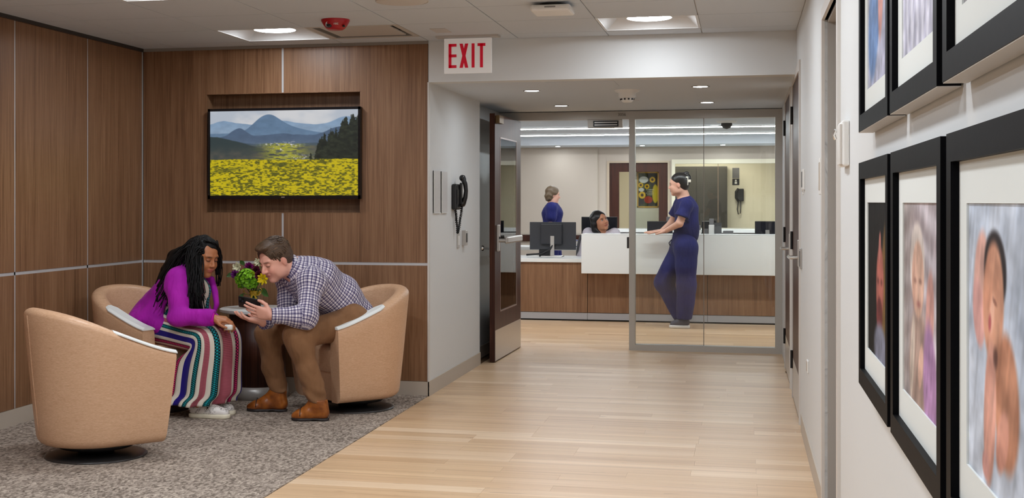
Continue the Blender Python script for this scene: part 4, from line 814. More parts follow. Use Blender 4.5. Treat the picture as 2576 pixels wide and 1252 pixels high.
for a in np.arange(-2.4, 2.0, .6): rel(MB().box(a + .003, a + .597, 20.75, 20.78, 0.02, .82), rd).build('cabinet_front', GREYL, rd)
rel(MB().box(-2.4, 2.4, 20.70, 21.40, .84, .89, .003), rd).build('worktop', WHITEG, rd); rel(MB().box(-2.4, 2.4, 20.78, 21.40, 0, .84), rd).build('carcass', GREYL, rd)
rl = empty('wall_rail', (-4.3, YB - .06, .72), label='wood handrail on the beige rear wall', cat='handrail'); MB().box(-1.9, 1.95, -.05, 0, -.05, .05, .008).build('rail', BROWND, rl); MB().box(-1.9, 1.95, -.03, 0, .055, .10, .004).build('bumper', TRIMP, rl)
# monitors, seen from the back on the left, others from the front
MONG = plain('monitor_grey', rgb(52, 53, 58), .4)
def monitor(px0, px1, py0, py1, Y, label, back=True, stand_z=.69, tilt=0.0):
    a = at(px0, py0, Y); b = at(px1, py1, Y); w = (b[0] - a[0]) / 2; h = (a[2] - b[2]) / 2; e = empty('computer_monitor', ((a[0] + b[0]) / 2, Y, stand_z), tilt, label=label, cat='monitor', group='reception monitors'); zc = (a[2] + b[2]) / 2 - stand_z
    MB().box(-w, w, -.012, .012, zc - h, zc + h, .004).build('panel', MONG if back else BLACKP, e)
    if back: MB().box(-w * .52, w * .42, -.045, -.012, zc - h * .62, zc + h * .9, .012).build('rear_housing', plain('monitor_rear', rgb(44, 45, 50), .45) if 'monitor_rear' not in MATS else MATS['monitor_rear'], e)
    else: MB().box(-w + .012, w - .012, -.0135, -.012, zc - h + .015, zc + h - .012).build('screen', plain('dark_screen', rgb(22, 24, 36), .2) if 'dark_screen' not in MATS else MATS['dark_screen'], e)
    if zc - h > .02: MB().box(-.022, .022, -.05, -.03, 0, zc).build('stand_neck', STEEL, e); MB().box(-.12, .12, -.13, .08, 0, .012, .004).build('stand_foot', STEEL, e)
    return e
m0 = monitor(1333, 1449, 558, 628, 14.95, 'dark monitor seen from behind on the left end of the counter'); MB().box(-.16, -.03, .0, .05, .0, .12).build('cable_tray', BLACKP, m0); MB().tube([(.02, -.03, .16), (-.03, -.06, .08), (-.12, -.05, .035), (-.3, -.03, .02)], .011, 8).build('cable_sleeve', BLACKP, m0, True)
monitor(1463, 1553, 545, 612, 17.0, 'dark monitor behind the seated receptionist', False, .74)
monitor(1628, 1692, 556, 596, 15.15, 'dark monitor half hidden by the standing nurse\'s arm', False); monitor(1899, 1962, 556, 600, 15.15, 'dark monitor at the right end of the counter', False)
td = empty('work_desk', (-2.0, 17.0, 0), label='pale work desk behind the receptionist', cat='desk'); MB().box(-1.2, 1.2, -.35, .35, .70, .74, .003).build('desk_top', WHITEG, td)
for sx in (-1.15, 1.15): MB().box(sx - .02, sx + .02, -.33, .33, 0, .70).build('leg', GREYL, td)
# small desk things on the counter behind the fascia
def small(nm, px0, px1, py0, py1, Y, d, lab, cat_, build):
    a = at(px0, py0, Y); b = at(px1, py1, Y); e = empty(nm, ((a[0] + b[0]) / 2, Y, .69), label=lab, cat=cat_); build(e, (b[0] - a[0]) / 2, a[2] - .69, d); return e
def b_dispenser(e, w, h, d): MB().box(-w, w, -d, d, 0, h * .85, .006).build('tray_body', WHITEP, e); MB().box(-w * .8, w * .8, -d * .8, d * .8, h * .85, h, .004).build('lid', GREYL, e)
def b_phone(e, w, h, d): m = MB().prism([(-d, 0), (d, 0), (d, h), (-d * .2, h * .9), (-d, h * .35)], -w, w, 'x'); m.build('body', BLACKP, e); MB().box(-w * .9, -w * .35, -d * .6, d * .7, h, h + .03, .008).build('handset', BLACKP, e)
def b_box(e, w, h, d): MB().box(-w, w, -d, d, 0, h, .004).build('box_body', BLACKP, e); MB().box(-w * .6, w * .6, -d - .002, -d, h * .3, h * .8).build('panel', GREYL, e)
small('desk_printer', 1766, 1786, 556, 600, 15.1, .1, 'dark label printer right of the standing nurse', 'printer', b_box); small('tissue_dispenser', 1783, 1797, 550, 600, 15.0, .06, 'white dispenser beside the desk telephone', 'dispenser', b_dispenser); small('desk_telephone', 1796, 1815, 560, 600, 15.1, .09, 'black desk telephone behind the white fascia', 'telephone', b_phone); small('paper_tray', 1816, 1848, 580, 600, 15.1, .12, 'low white paper tray behind the white fascia', 'tray', b_dispenser)
small('pump_bottle', 1753, 1764, 566, 600, 14.95, .02, 'small white pump bottle next to the nurse\'s back', 'bottle', b_dispenser)
small('tissue_box', 1675, 1692, 545, 600, 15.3, .05, 'pale box behind the nurse\'s elbow', 'box', b_dispenser)
bl = empty('binder_stack', (float(at(1459, 610, 16.9)[0]), 16.9, .74), label='blue binder lying under the far monitor', cat='binder'); MB().box(-.12, .12, -.15, .15, -.13, -.045, .006).build('cover', plain('binder_blue', rgb(20, 26, 110), .4), bl); MB().box(-.11, .11, -.152, -.15, -.12, -.055).build('label_strip', WHITEP, bl); bl.location.z = .74 + .131
# framed sunflower poster seen through the office door
def poster(W=90, H=150):
    u, v = grid_uv(W, H); img = np.full((H, W, 3), .17); img[..., 2] *= .95; img = lay(img, (fbm(u, v, 5, 7) > .56).astype(float) * .6, [90, 104, 50]); img = lay(img, ell(u, v, .88, .62, .16, .28, 0, .1), [214, 190, 20])
    for (a, b, r_) in ((.73, .20, .15), (.13, .36, .13), (.45, .40, .13), (.20, .66, .18)): img = lay(img, ell(u, v, a, b, r_, r_ * .6, 0, .12), [232, 186, 24]); img = lay(img, ell(u, v, a, b, r_ * .42, r_ * .25, 0, .2), [70, 40, 20])
    img = lay(img, ell(u, v, .28, .20, .24, .10, 0, .1), [232, 232, 226]); img = lay(img, ell(u, v, .16, .50, .14, .06, 0, .15), [222, 222, 214]); img = lay(img, ell(u, v, .52, .80, .22, .11, 0, .12), [170, 58, 36])
    for k in range(4): img = lay(img, ((np.abs(v - (.50 + .05 * k)) < .012) & (np.abs(u - .60) < .20 - .03 * (k % 2)) & (np.sin(u * 90 + k) > -.3)).astype(float), [214, 206, 190])
    return img
po = empty('sunflower_poster', (float((at(1603, 470, 21.9)[0] + at(1657, 470, 21.9)[0]) / 2), 21.9, float(at(1630, 477, 21.9)[2])), label='yellow framed sunflower poster seen through the office door', cat='poster'); w, h = .178, .295
MB().box(-w, w, 0, .02, h - .022, h).box(-w, w, 0, .02, -h, -h + .022).box(-w, -w + .022, 0, .02, -h, h).box(w - .022, w, 0, .02, -h, h).build('frame', plain('yellow_wood', rgb(216, 166, 52), .4), po); painted('print', poster(), (-w + .02, .006, h - .02), (2 * w - .04, 0, 0), (0, 0, -2 * h + .04), PRINT, po); MB().box(-w, w, .012, .02, -h, h).build('backing', BLACKM, po)
po_w = box('office_partition', (-1.75, -1.15, 21.92, 22.0, 0, 2.2), CREAMP); tag(po_w, 'cream office partition carrying the sunflower poster', 'partition')
# dark glazed cabinet, phone and notice in the office
dk = empty('office_cupboard', (-0.68, 23.2, 0), label='tall dark glazed cupboard in the back office', cat='cupboard')
DGL = plain('dark_glass_front', rgb(60, 58, 54), .15); MB().box(-.62, .42, -.02, .38, 0, 1.93).build('carcass', plain('dark_cabinet', rgb(58, 54, 50), .4), dk)
for k in range(2): MB().box(-.61 + .515 * k, -.105 + .515 * k, -.035, -.02, .05, 1.9).build('door', DGL, dk)
p2 = empty('office_telephone', (float(at(1862, 495, 23.55)[0]), 23.6, float(at(1862, 490, 23.55)[2])), label='black wall telephone with looped cord in the back office', cat='telephone'); MB().box(-.06, .06, -.06, 0, -.11, .11, .012).build('body', BLACKP, p2); MB().tube([(-.03, -.08, .11), (-.07, -.09, .05), (-.07, -.09, -.05), (-.03, -.08, -.11)], .022, 8).build('handset', BLACKP, p2, True); MB().tube([(-.03, -.05, -.11), (-.05, -.05, -.25), (-.03, -.05, -.34), (0, -.05, -.32), (.01, -.05, -.1)], .009, 6).build('cord', BLACKP, p2, True)
n2 = empty('office_notice', (float(at(1851, 445, 23.55)[0]), 23.6, float(at(1851, 445, 23.55)[2])), label='grey and black notice on the office wall above the phone', cat='notice'); MB().box(-.06, .06, -.008, 0, -.02, .16).build('sheet', GREYL, n2); MB().box(-.06, .06, -.01, 0, -.14, -.03).build('pictogram_panel', BLACKP, n2); MB().ball((0, -.011, -.06), (.015, .002, .015)).box(-.02, .02, -.012, -.01, -.12, -.08).build('pictogram', WHITEP, n2)
# ceiling camera dome in reception
e = empty('security_camera', (float(at(1828, 322, 17.0)[0]), 17.0, RZ), label='black dome security camera on the reception ceiling', cat='camera'); MB().lathe([(0.13, 0), (.12, -.02), (.07, -.03)], seg=24).build('mount', WHITEP, e, True); MB().lathe([(.075, -.02), (.072, -.05), (.045, -.09), (0, -.105)], seg=24).build('dome', BLACKP, e, True)
# office chair of the receptionist
oc2 = empty('office_chair', (-1.70, 15.62, 0), label='grey mesh office chair behind the receptionist', cat='office chair'); m = MB(); v = []; 
for i in range(7):
    for k in range(9): a = (k - 4) / 4; z = .50 + .44 * i / 6; wdt = .235 * (1 - .25 * (i / 6) ** 3); v.append((a * wdt, .06 + .03 * math.sin(i) * 0 - .05 * a * a + .02, z - (.02 * abs(a) ** 3 if i == 6 else 0)))
f = [(i * 9 + k, i * 9 + k + 1, (i + 1) * 9 + k + 1, (i + 1) * 9 + k) for i in range(6) for k in range(8)]; o = mesh('backrest', v, f, plain('grey_mesh', rgb(84, 84, 88), .7), oc2, True); md = o.modifiers.new('thick', 'SOLIDIFY'); md.thickness = .03
MB().box(-.24, .24, -.42, .05, .43, .50, .03).build('seat', plain('seat_black', rgb(34, 34, 38), .7), oc2); MB().tube([(0, -.2, .43), (0, -.2, .1)], .03, 10).build('gas_lift', BLACKP, oc2)
for k in range(5): a = 2 * PI * k / 5; MB().tube([(0, -.2, .1), (.27 * math.cos(a), -.2 + .27 * math.sin(a), .06)], .02, 8).ball((.27 * math.cos(a), -.2 + .27 * math.sin(a), .03), .03, 8, 6).build('leg', BLACKP, oc2)
# ================================================================== BODY SCULPTING: smooth solids meshed as one surface
def V3(p): return np.asarray(p, np.float32)
class Sculpt:
    """a union of tapered capsules and ellipsoids blended with a smooth minimum"""
    def __init__(self, k=0.02): self.p = []; self.k = k; self.neg = []; self.planes = []; self.disp = None
    def cap(self, a, b, ra, rb=None, k=None): self.p.append(('c', V3(a), V3(b), ra, ra if rb is None else rb, self.k if k is None else k)); return self
    def chain(self, pts, rs, k=None):
        for i in range(len(pts) - 1): self.cap(pts[i], pts[i + 1], rs[i], rs[i + 1], k)
        return self
    def ell(self, c, r, M=None, k=None): self.p.append(('e', V3(c), V3(r), np.eye(3, dtype=np.float32) if M is None else np.asarray(M, np.float32), 0, self.k if k is None else k)); return self
    def sub(self, c, r, M=None, k=0.006): self.neg.append(('e', V3(c), V3(r), np.eye(3, dtype=np.float32) if M is None else np.asarray(M, np.float32), 0, k)); return self
    def subcap(self, a, b, ra, rb=None, k=0.006): self.neg.append(('c', V3(a), V3(b), ra, ra if rb is None else rb, k)); return self
    def plane(self, pt, n, near=None, rad=None): n = V3(n); self.planes.append((V3(pt), n / np.linalg.norm(n), None if near is None else V3(near), rad)); return self
    @staticmethod
    def d1(q, P):
        if q[0] == 'c':
            a, b, ra, rb = q[1:5]; ab = b - a; L2 = max(float(ab @ ab), 1e-9); t = np.clip(((P - a) @ ab) / L2, 0, 1); return np.linalg.norm(P - a - t[:, None] * ab, axis=1) - (ra + (rb - ra) * t)
        c, r, M = q[1:4]; L = (P - c) @ M; k0 = np.linalg.norm(L / r, axis=1); k1 = np.linalg.norm(L / (r * r), axis=1); return k0 * (k0 - 1.0) / np.maximum(k1, 1e-6)
    def ev(self, P, idx=None):
        d = np.full(len(P), 9.0, np.float32)
        for i, q in enumerate(self.p):
            if idx is not None and not idx[i]: continue
            e = self.d1(q, P); k = q[5]
            if k <= 0: d = np.minimum(d, e); continue
            h = np.maximum(k - np.abs(d - e), 0) / k; d = np.minimum(d, e) - h * h * k * 0.25
        for q in self.neg:
            e = -self.d1(q, P); k = q[5]; h = np.maximum(k - np.abs(d - e), 0) / k; d = np.maximum(d, e) + h * h * k * 0.25
        for (pt, n, near, rad) in self.planes:
            e = (P - pt) @ n
            if near is not None: e = np.where(np.linalg.norm(P - near, axis=1) < rad, e, -9.0)
            d = np.maximum(d, e)
        return d
    def ev_big(self, P):
        out = np.empty(len(P), np.float32); cell = 0.10; key = np.floor(P / cell).astype(np.int64); kk = (key[:, 0] * 73856093) ^ (key[:, 1] * 19349663) ^ (key[:, 2] * 83492791)
        order = np.argsort(kk, kind='stable'); ks = kk[order]; cuts = np.flatnonzero(np.diff(ks)) + 1; C = []
        segs = np.split(order, cuts)
        cen = np.array([(key[s[0]] + 0.5) * cell for s in segs], np.float32); D = np.stack([self.d1(q, cen) for q in self.p], 1); mn = D.min(1); half = cell * 0.87
        for s, dd, m in zip(segs, D, mn): out[s] = self.ev(P[s], dd < m + 2 * half + 0.05)
        if self.disp is not None: out = out + self.disp(P).astype(np.float32)
        return out
    def bounds(self, pad):
        lo = np.full(3, 9e9); hi = -lo
        for q in self.p:
            pts = [(q[1], q[3]), (q[2], q[4])] if q[0] == 'c' else [(q[1], float(np.max(q[2])))]
            for c, r in pts: lo = np.minimum(lo, c - r); hi = np.maximum(hi, c + r)
        return lo - pad, hi + pad
    def mesh(self, h=0.005):
        lo, hi = self.bounds(0.03); B = 8; n = np.ceil((hi - lo) / (h * B)).astype(int) * B + 1; lo = lo.astype(np.float32)
        nb = (n - 1) // B; bc = np.stack(np.meshgrid(*[np.arange(m) for m in nb], indexing='ij'), -1).reshape(-1, 3); cen = lo + (bc + 0.5) * B * h
        dc = self.ev_big(cen.astype(np.float32)); act = np.abs(dc) < B * h * 0.9 + 0.02
        phi = np.repeat(np.repeat(np.repeat(dc.reshape(nb), B, 0), B, 1), B, 2); phi = np.pad(phi, ((0, 1),) * 3, mode='edge').astype(np.float32)
        need = np.zeros(tuple(n), bool)
        for b in bc[act]: x, y, z = b * B; need[x:x + B + 1, y:y + B + 1, z:z + B + 1] = True
        ii = np.argwhere(need); phi[need] = self.ev_big((lo + ii * h).astype(np.float32))
        s = phi < 0; c = np.zeros(tuple(n - 1), np.int8)
        for dx in (0, 1):
            for dy in (0, 1):
                for dz in (0, 1): c += s[dx:n[0] - 1 + dx, dy:n[1] - 1 + dy, dz:n[2] - 1 + dz]
        cells = np.argwhere((c > 0) & (c < 8)); vid = np.full(tuple(n - 1), -1, np.int32); vid[tuple(cells.T)] = np.arange(len(cells))
        acc = np.zeros((len(cells), 3)); cnt = np.zeros(len(cells)); off = [(a, b, d) for a in (0, 1) for b in (0, 1) for d in (0, 1)]
        val = {o: phi[cells[:, 0] + o[0], cells[:, 1] + o[1], cells[:, 2] + o[2]] for o in off}
        for o in off:
            for ax in range(3):
                if o[ax]: continue
                p = list(o); p[ax] = 1; p = tuple(p); a, b = val[o], val[p]; m = (a < 0) != (b < 0); t = np.where(m, a / np.where(m, a - b, 1), 0); pos = np.array(o, float)[None] + np.eye(3)[ax] * t[:, None]; acc += np.where(m[:, None], pos, 0); cnt += m
        P = lo + (cells + acc / cnt[:, None]) * h; quads = []
        for ax in range(3):
            u, w = [(1, 2), (2, 0), (0, 1)][ax]; sl0 = [slice(None)] * 3; sl1 = [slice(None)] * 3; sl0[ax] = slice(0, -1); sl1[ax] = slice(1, None); a, b = s[tuple(sl0)], s[tuple(sl1)]
            for flip, mk in ((False, a & ~b), (True, ~a & b)):
                e = np.argwhere(mk); e = e[(e[:, u] > 0) & (e[:, w] > 0) & (e[:, u] < n[u] - 1) & (e[:, w] < n[w] - 1)]; q = []
                for du, dw in ((-1, -1), (0, -1), (0, 0), (-1, 0)): cc = e.copy(); cc[:, u] += du; cc[:, w] += dw; q.append(vid[tuple(cc.T)])
                q = np.stack(q, 1); quads.append(q[:, ::-1] if flip else q)
        Q = np.concatenate(quads); Q = Q[(Q >= 0).all(1)]
        return P.astype(np.float32), Q
    def build(self, name, mat, parent=None, h=0.005, smooth_it=1):
        P, Q = self.mesh(h)
        if smooth_it:
            e = np.concatenate([Q[:, [0, 1]], Q[:, [1, 2]], Q[:, [2, 3]], Q[:, [3, 0]]]); 
            for _ in range(smooth_it):
                S = np.zeros_like(P, dtype=np.float64); N = np.zeros(len(P)); 
                for a, b in ((0, 1), (1, 0)): np.add.at(S, e[:, a], P[e[:, b]]); np.add.at(N, e[:, a], 1)
                P = (P * 0.5 + 0.5 * (S / np.maximum(N, 1)[:, None])).astype(np.float32)
        o = npmesh(name, P, Q, mat, parent, True); return o, P
def wrinkle(amp, scale, seed, dirs=None):
    r = np.random.default_rng(seed); K = []
    for i in range(7): d = r.normal(size=3); d /= np.linalg.norm(d); K.append((d * scale * r.uniform(.6, 1.6), r.uniform(0, 6.28), r.uniform(.5, 1)))
    def f(P):
        w = P + 0.02 * np.sin(P[:, [1, 2, 0]] * scale * .5); t = np.zeros(len(P))
        for d, ph, a in K: t += a * np.sin(w @ d + ph)
        return amp * (np.abs(t / 2.2) ** 1.2 * np.sign(t))
    return f
def frame_from(fwd, up):
    f = np.asarray(fwd, float); f /= np.linalg.norm(f); u = np.asarray(up, float); u -= f * (u @ f); u /= np.linalg.norm(u); l = np.cross(u, f); return np.stack([f, l, u], 1)   # columns: forward, left, up
def head_shapes(S, c, M, s=1.0, fem=False, nose=1.0):
    """head about its centre; local x forward, y left, z up"""
    T = lambda p: np.asarray(c) + M @ (np.asarray(p, float) * s); m = M.astype(np.float32); R = lambda *r: np.asarray(r, float) * s
    S.ell(T((-.012, 0, .038)), R(.096, .075, .082), m, .02).ell(T((.018, 0, -.012)), R(.074, .066, .092), m, .03)
    S.ell(T((.034, 0, -.062)), R(.052, .050 if fem else .055, .052), m, .03).ell(T((.070, 0, -.100)), R(.020, .022 if fem else .027, .017), m, .025)
    for y in (-1, 1):
        S.ell(T((.056, y * .036, -.034)), R(.032, .027 if fem else .024, .028), m, .02); S.ell(T((-.008, y * .074, -.008)), R(.018, .009, .032), m, .006); S.ell(T((.014, y * .048, -.070)), R(.04, .014, .024), m, .03)
        S.cap(T((.083, y * .014, .028)), T((.074, y * .045, .027)), .010 * s, .008 * s, .012)
    S.cap(T((.086, 0, .018)), T((.110 * nose ** .3, 0, -.026)), .0075 * s, .0115 * s * nose, .010).ell(T((.100, .011, -.031)), R(.011, .008, .008), m, .006).ell(T((.100, -.011, -.031)), R(.011, .008, .008), m, .006)
    S.ell(T((.087, 0, -.055)), R(.012 if fem else .010, .025, .0065), m, .007).ell(T((.086, 0, -.067)), R(.011 if fem else .009, .021, .0075), m, .007)
    for y in (-1, 1): S.sub(T((.098, y * .030, .006)), R(.016, .019, .011), m, .012)
    return T
def paint_head(P, T, M, c, s, base, lip, cheek, brow=None):
    L = (P - np.asarray(c)) @ M / s; col = np.tile(np.asarray(base, float), (len(P), 1)); 
    def bl(m, cc): nonlocal col; col = col * (1 - m[:, None]) + np.asarray(cc, float) * m[:, None]
    g = lambda p, r: np.exp(-(((L - np.array(p)) / np.array(r)) ** 2).sum(1))
    for y in (-1, 1): bl(.45 * g((.075, y * .040, -.030), (.03, .022, .02)), cheek); bl(.5 * g((0, y * .08, 0), (.03, .015, .04)), cheek)
    bl(.5 * g((.115, 0, -.026), (.02, .02, .015)), cheek)
    bl(np.clip(1.5 * g((.096, 0, -.061), (.02, .021, .0085)), 0, .85), lip); bl(np.clip(1.1 * g((.098, 0, -.0615), (.02, .020, .0022)), 0, .6), np.asarray(lip) * .35)
    if brow is not None:
        for y in (-1, 1): bl(np.clip(1.4 * g((.088, y * .031, .026), (.02, .018, .0042)), 0, .85), brow)
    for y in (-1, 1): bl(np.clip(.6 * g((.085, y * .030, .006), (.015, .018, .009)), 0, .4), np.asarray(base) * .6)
    return col
EYEW = plain('eye_white', rgb(206, 196, 188), .3); EYED = plain('eye_dark', rgb(34, 22, 16), .15)
def eyes(parent, T, M, s, skin, gaze=(1, 0, -.15), lid=.0, lash=True):
    g = M @ np.asarray(gaze, float); g /= np.linalg.norm(g)
    for y in (-1, 1):
        c = T((.0785, y * .030, .006)); e = MB().ball(c, .0115 * s, 14, 10).build('eye', EYEW, parent, True); MB().ball(c + g * .0058 * s, .0070 * s, 10, 8).build('iris', EYED, e, True)
        # lids: a shell over the upper part of the eye
        lidm = Sculpt(.003); zl = .006 - (lid - .35) * .014; lidm.ell(T((.0785, y * .030, .006)), np.array([.0132, .0165, .0128]) * s, M.astype(np.float32)); cut = T((.0785, y * .030, zl)); lidm.plane(cut, -(M @ np.array([.25, 0, 1.])))
        P, Q = lidm.mesh(.0015); npmesh('eyelid', P, Q, skin, parent, True)
        if lash: MB().tube([T((.0880, y * .017, zl - .001)), T((.0925, y * .030, zl + .0002 - .0035)), T((.0860, y * .046, zl - .002))], .0013 * s, 5).build('lashes', MATS['black_matte'], parent)
def skin_mat(name, rough=.48, sss=.0):
    t = NT(name); c = t.attr('col'); n = t.noise(t.pos(), 160, 3); t.bs(color=c, rough=rough, spec=.4, normal=t.bump(n, .05, .002)); return t.m
def hand(S, W, fdir, palm_n, side, curl=(.3, .35, .4, .45), spread=.06, thumb=(.5, .5), L=.088, s=1.0, tips=None):
    """W wrist, fdir direction of the fingers, palm_n direction out of the palm, side: +1 thumb lies along cross(fdir, palm_n)"""
    f = np.asarray(fdir, float); f /= np.linalg.norm(f); n = np.asarray(palm_n, float); n -= f * (n @ f); n /= np.linalg.norm(n); t = np.cross(f, n) * side; W = np.asarray(W, float)
    kn = []; k = .006
    for i, (o, ln) in enumerate(((.030, .088), (.0105, .092), (-.0095, .088), (-.028, .078))):
        a = W + t * o * .62 * s + f * .018 * s; b = W + t * o * s + f * ln * s; S.cap(a, b, .0145 * s, .0115 * s, .012); kn.append(b)
    S.ell(W + f * .048 * s + n * .004, np.array([.042, .036, .014]) * s, np.stack([f, t, n], 1), .014).ell(W + f * .035 * s + t * .022 * s + n * .010 * s, np.array([.030, .016, .014]) * s, np.stack([f, t, n], 1), .012)
    lens = ((.042, .026, .020), (.047, .029, .021), (.043, .027, .020), (.033, .020, .018))
    for i in range(4):
        p = kn[i]; ang = 0.0; d0 = f + t * spread * (1.5 - i); d0 /= np.linalg.norm(d0); r = .0092 * s
        for j in range(3):
            ang += curl[i] * (1.0 if j else .8) ; d = d0 * math.cos(ang) + n * math.sin(ang); q = p + d * lens[i][j] * s; S.cap(p, q, r, r * .92, .003); p = q; r *= .92
    p = W + t * .024 * s + f * .022 * s + n * .006 * s; d = f * .62 + t * .70 + n * thumb[0]; d /= np.linalg.norm(d); q = p + d * .042 * s; S.cap(p, q, .0135 * s, .0115 * s, .010); d = f * .85 + t * .25 + n * thumb[1]; d /= np.linalg.norm(d); q2 = q + d * .032 * s; S.cap(q, q2, .0110 * s, .0100 * s, .004); d = f * .95 + n * thumb[1] * .8; d /= np.linalg.norm(d); S.cap(q2, q2 + d * .024 * s, .0098 * s, .0085 * s, .004)
def crease(t, amt=.5, sc=11):
    a = t.noise(t.mapping(t.pos(), (1, 1, .5)), sc, 1, .4, 1.2); b = t.noise(t.mapping(t.pos(), (1.6, 1, .5), rot=(0, .6, .3)), sc * 2.0, 1, .4, .8)
    return t.bump(t.math('ADD', a, t.math('MULTIPLY', b, .4)), amt * .8, .03)
def cloth_mat(name, color_fn, rough=.85, bump=.5, sheen=.05, sc=11):
    t = NT(name); c = color_fn(t); t.bs(color=c, rough=rough, spec=.2, sheen=sheen, normal=crease(t, bump, sc)); return t.m
def bone_uv(P, bones, face=(0.25, -1.0, 0.15)):
    """cloth coordinates from the nearest bone: along it, and round it (the joint lies at the back)"""
    best = np.full(len(P), 9.0); out = np.zeros((len(P), 3))
    for (a, b, rad, u0) in bones:
        a, b = np.asarray(a, float), np.asarray(b, float); ab = b - a; L = np.linalg.norm(ab); d = ab / L; t = np.clip((P - a) @ d, 0, L); dist = np.linalg.norm(P - a - t[:, None] * d, axis=1) - rad
        fr = np.asarray(face, float); fr = fr - d * (fr @ d); fr /= np.linalg.norm(fr); sd = np.cross(d, fr); m = dist < best; best = np.where(m, dist, best); rel_ = P - a - t[:, None] * d
        ang = np.arctan2(rel_ @ sd, rel_ @ fr); out[m] = np.stack([(P - a) @ d + u0, ang * rad, rel_ @ sd], 1)[m]
    return out
def body_limb(S, pts, rs, k=.02): S.chain(pts, rs, k)
def mid(a, b, t=.5): return np.asarray(a) * (1 - t) + np.asarray(b) * t
# ================================================================== WOMAN IN MAGENTA, SEATED
def woman():
    pel, wai, che, nek = at(402, 815, 7.72), at(415, 772, 7.70), at(460, 722, 7.67), at(484, 684, 7.65); hc = at(513, 646, 7.62)
    sN, sF = at(449, 706, 7.50), at(494, 700, 7.80); eN, wN = at(452, 795, 7.38), at(538, 800, 7.41); eF, wF = at(505, 788, 7.76), at(540, 806, 7.53)
    hN, kN, aN = at(402, 826, 7.60), at(526, 855, 7.48), at(500, 1016, 7.46); hF, kF, aF = at(415, 818, 7.82), at(566, 846, 7.60), at(550, 1004, 7.60)
    fwd = np.array([.847, -.444, -.29]); M = frame_from(fwd, (.1, 0, 1)); s = .97
    root_loc = np.array([pel[0], pel[1], 0.0])
    # ---- body
    S = Sculpt(.02); T = head_shapes(S, hc, M, s, True, .95)
    S.cap(nek, T((-.025, 0, -.06)), .056, .050, .03).chain([pel, wai, che, nek], [.125, .105, .110, .062], .05).cap(sN, che, .05, .09, .05).cap(sF, che, .05, .09, .05)
    S.chain([sN, eN, wN], [.046, .036, .024], .02).chain([sF, eF, wF], [.046, .036, .024], .02).cap(hN, hF, .11, .11, .04)
    S.chain([hN, kN, aN], [.082, .046, .034], .02).chain([hF, kF, aF], [.082, .055, .034], .02)
    hand(S, wN, (.90, .22, -.10), (-.05, .35, -1), -1, (.50, .55, .6, .65), .02, (.25, .3), s=.86); hand(S, wF, (.85, -.25, -.10), (-.1, .2, -1), 1, (.5, .55, .6, .6), .02, (.3, .4), s=.84)
    skin = skin_mat('woman_skin', .42); base = s2l((178, 114, 76)); body, P = S.build('person', skin, None, .0042)
    set_col(body, paint_head(P, T, M, hc, s, base, s2l((196, 100, 98)), s2l((196, 122, 80)), s2l((40, 24, 18))))
    tag(body, 'woman in a magenta jacket and striped skirt leaning forward in the left chair', 'person', 'people in the lounge'); kids = []
    eyes(body, T, M, s, plain('woman_lid', rgb(150, 92, 62), .4), (1, -.05, -.45), .52)
    # ---- bodice of the dress
    B = Sculpt(.04); B.chain([pel, wai, che, mid(che, nek, .75)], [.135, .118, .125, .085], .05).ell(at(497, 733, 7.60), (.080, .10, .085), None, .05).ell(at(486, 775, 7.60), (.095, .12, .085), None, .05)
    DRESS = NT('striped_dress_cloth'); t = DRESS; vv = t.node('ShaderNodeSeparateXYZ'); t.l.new(t.attr('cl', 'Vector'), vv.inputs[0]); u_, v_ = vv.outputs[0], vv.outputs[1]
    fr = t.math('FRACT', u_)
    names = [('c', .075), ('t', .105), ('c', .065), ('p', .12), ('c', .075), ('m', .11), ('c', .065), ('n', .09), ('c', .06), ('t', .085), ('c', .05), ('p', .10)]
    colr = dict(c=rgb(214, 206, 192), t=rgb(12, 12, 20), p=rgb(176, 92, 104), m=rgb(24, 8, 22), n=rgb(34, 20, 118)); tot = sum(w for _, w in names); acc = 0; stops = []; st = []; 
    for nme, w in names: stops.append((acc / tot, colr[nme])); st.append((acc / tot, (acc + w) / tot, nme)); acc += w
    col = t.ramp(fr, stops, 'CONSTANT')
    def within(a, b): return t.math('MULTIPLY', t.math('GREATER_THAN', fr, a), t.math('LESS_THAN', fr, b))
    sv = t.math('SINE', t.math('MULTIPLY', v_, 2 * PI / .013)); 
    for a, b, nme in st:
        w = b - a
        if nme in 'tm':
            cc = rgb(14, 150, 158) if nme == 't' else rgb(224, 18, 112)
            dotm = t.math('MULTIPLY', within(a + w * .34, b - w * .34), t.math('GREATER_THAN', sv, -.45)); side = t.math('MULTIPLY', t.math('ADD', within(a + w * .10, a + w * .27), within(b - w * .27, b - w * .10)), t.math('GREATER_THAN', t.math('MULTIPLY', sv, -1.0), .0))
            col = t.mix(dotm, col, cc); col = t.mix(t.math('MULTIPLY', side, .8), col, cc)
        if nme == 'p': ck = t.math('MULTIPLY', within(a, b), t.math('GREATER_THAN', t.math('SINE', t.math('MULTIPLY', v_, 2 * PI / .0075)), .15)); col = t.mix(t.math('MULTIPLY', ck, .55), col, rgb(92, 40, 60))
    t.bs(color=col, rough=.85, spec=.2, sheen=.1, normal=crease(t, .30, 9))
    bo, Pb = B.build('bodice', t.m, body, .007); uv = bone_uv(Pb, [(wai, che, .12, 0), (che, nek, .1, .14), (pel, wai, .13, -.12)], fwd + np.array([0, 0, .3])); set_vec(bo, 'cl', np.stack([uv[:, 1] * 3.4 + .02, uv[:, 0], uv[:, 0] * 0], 1))
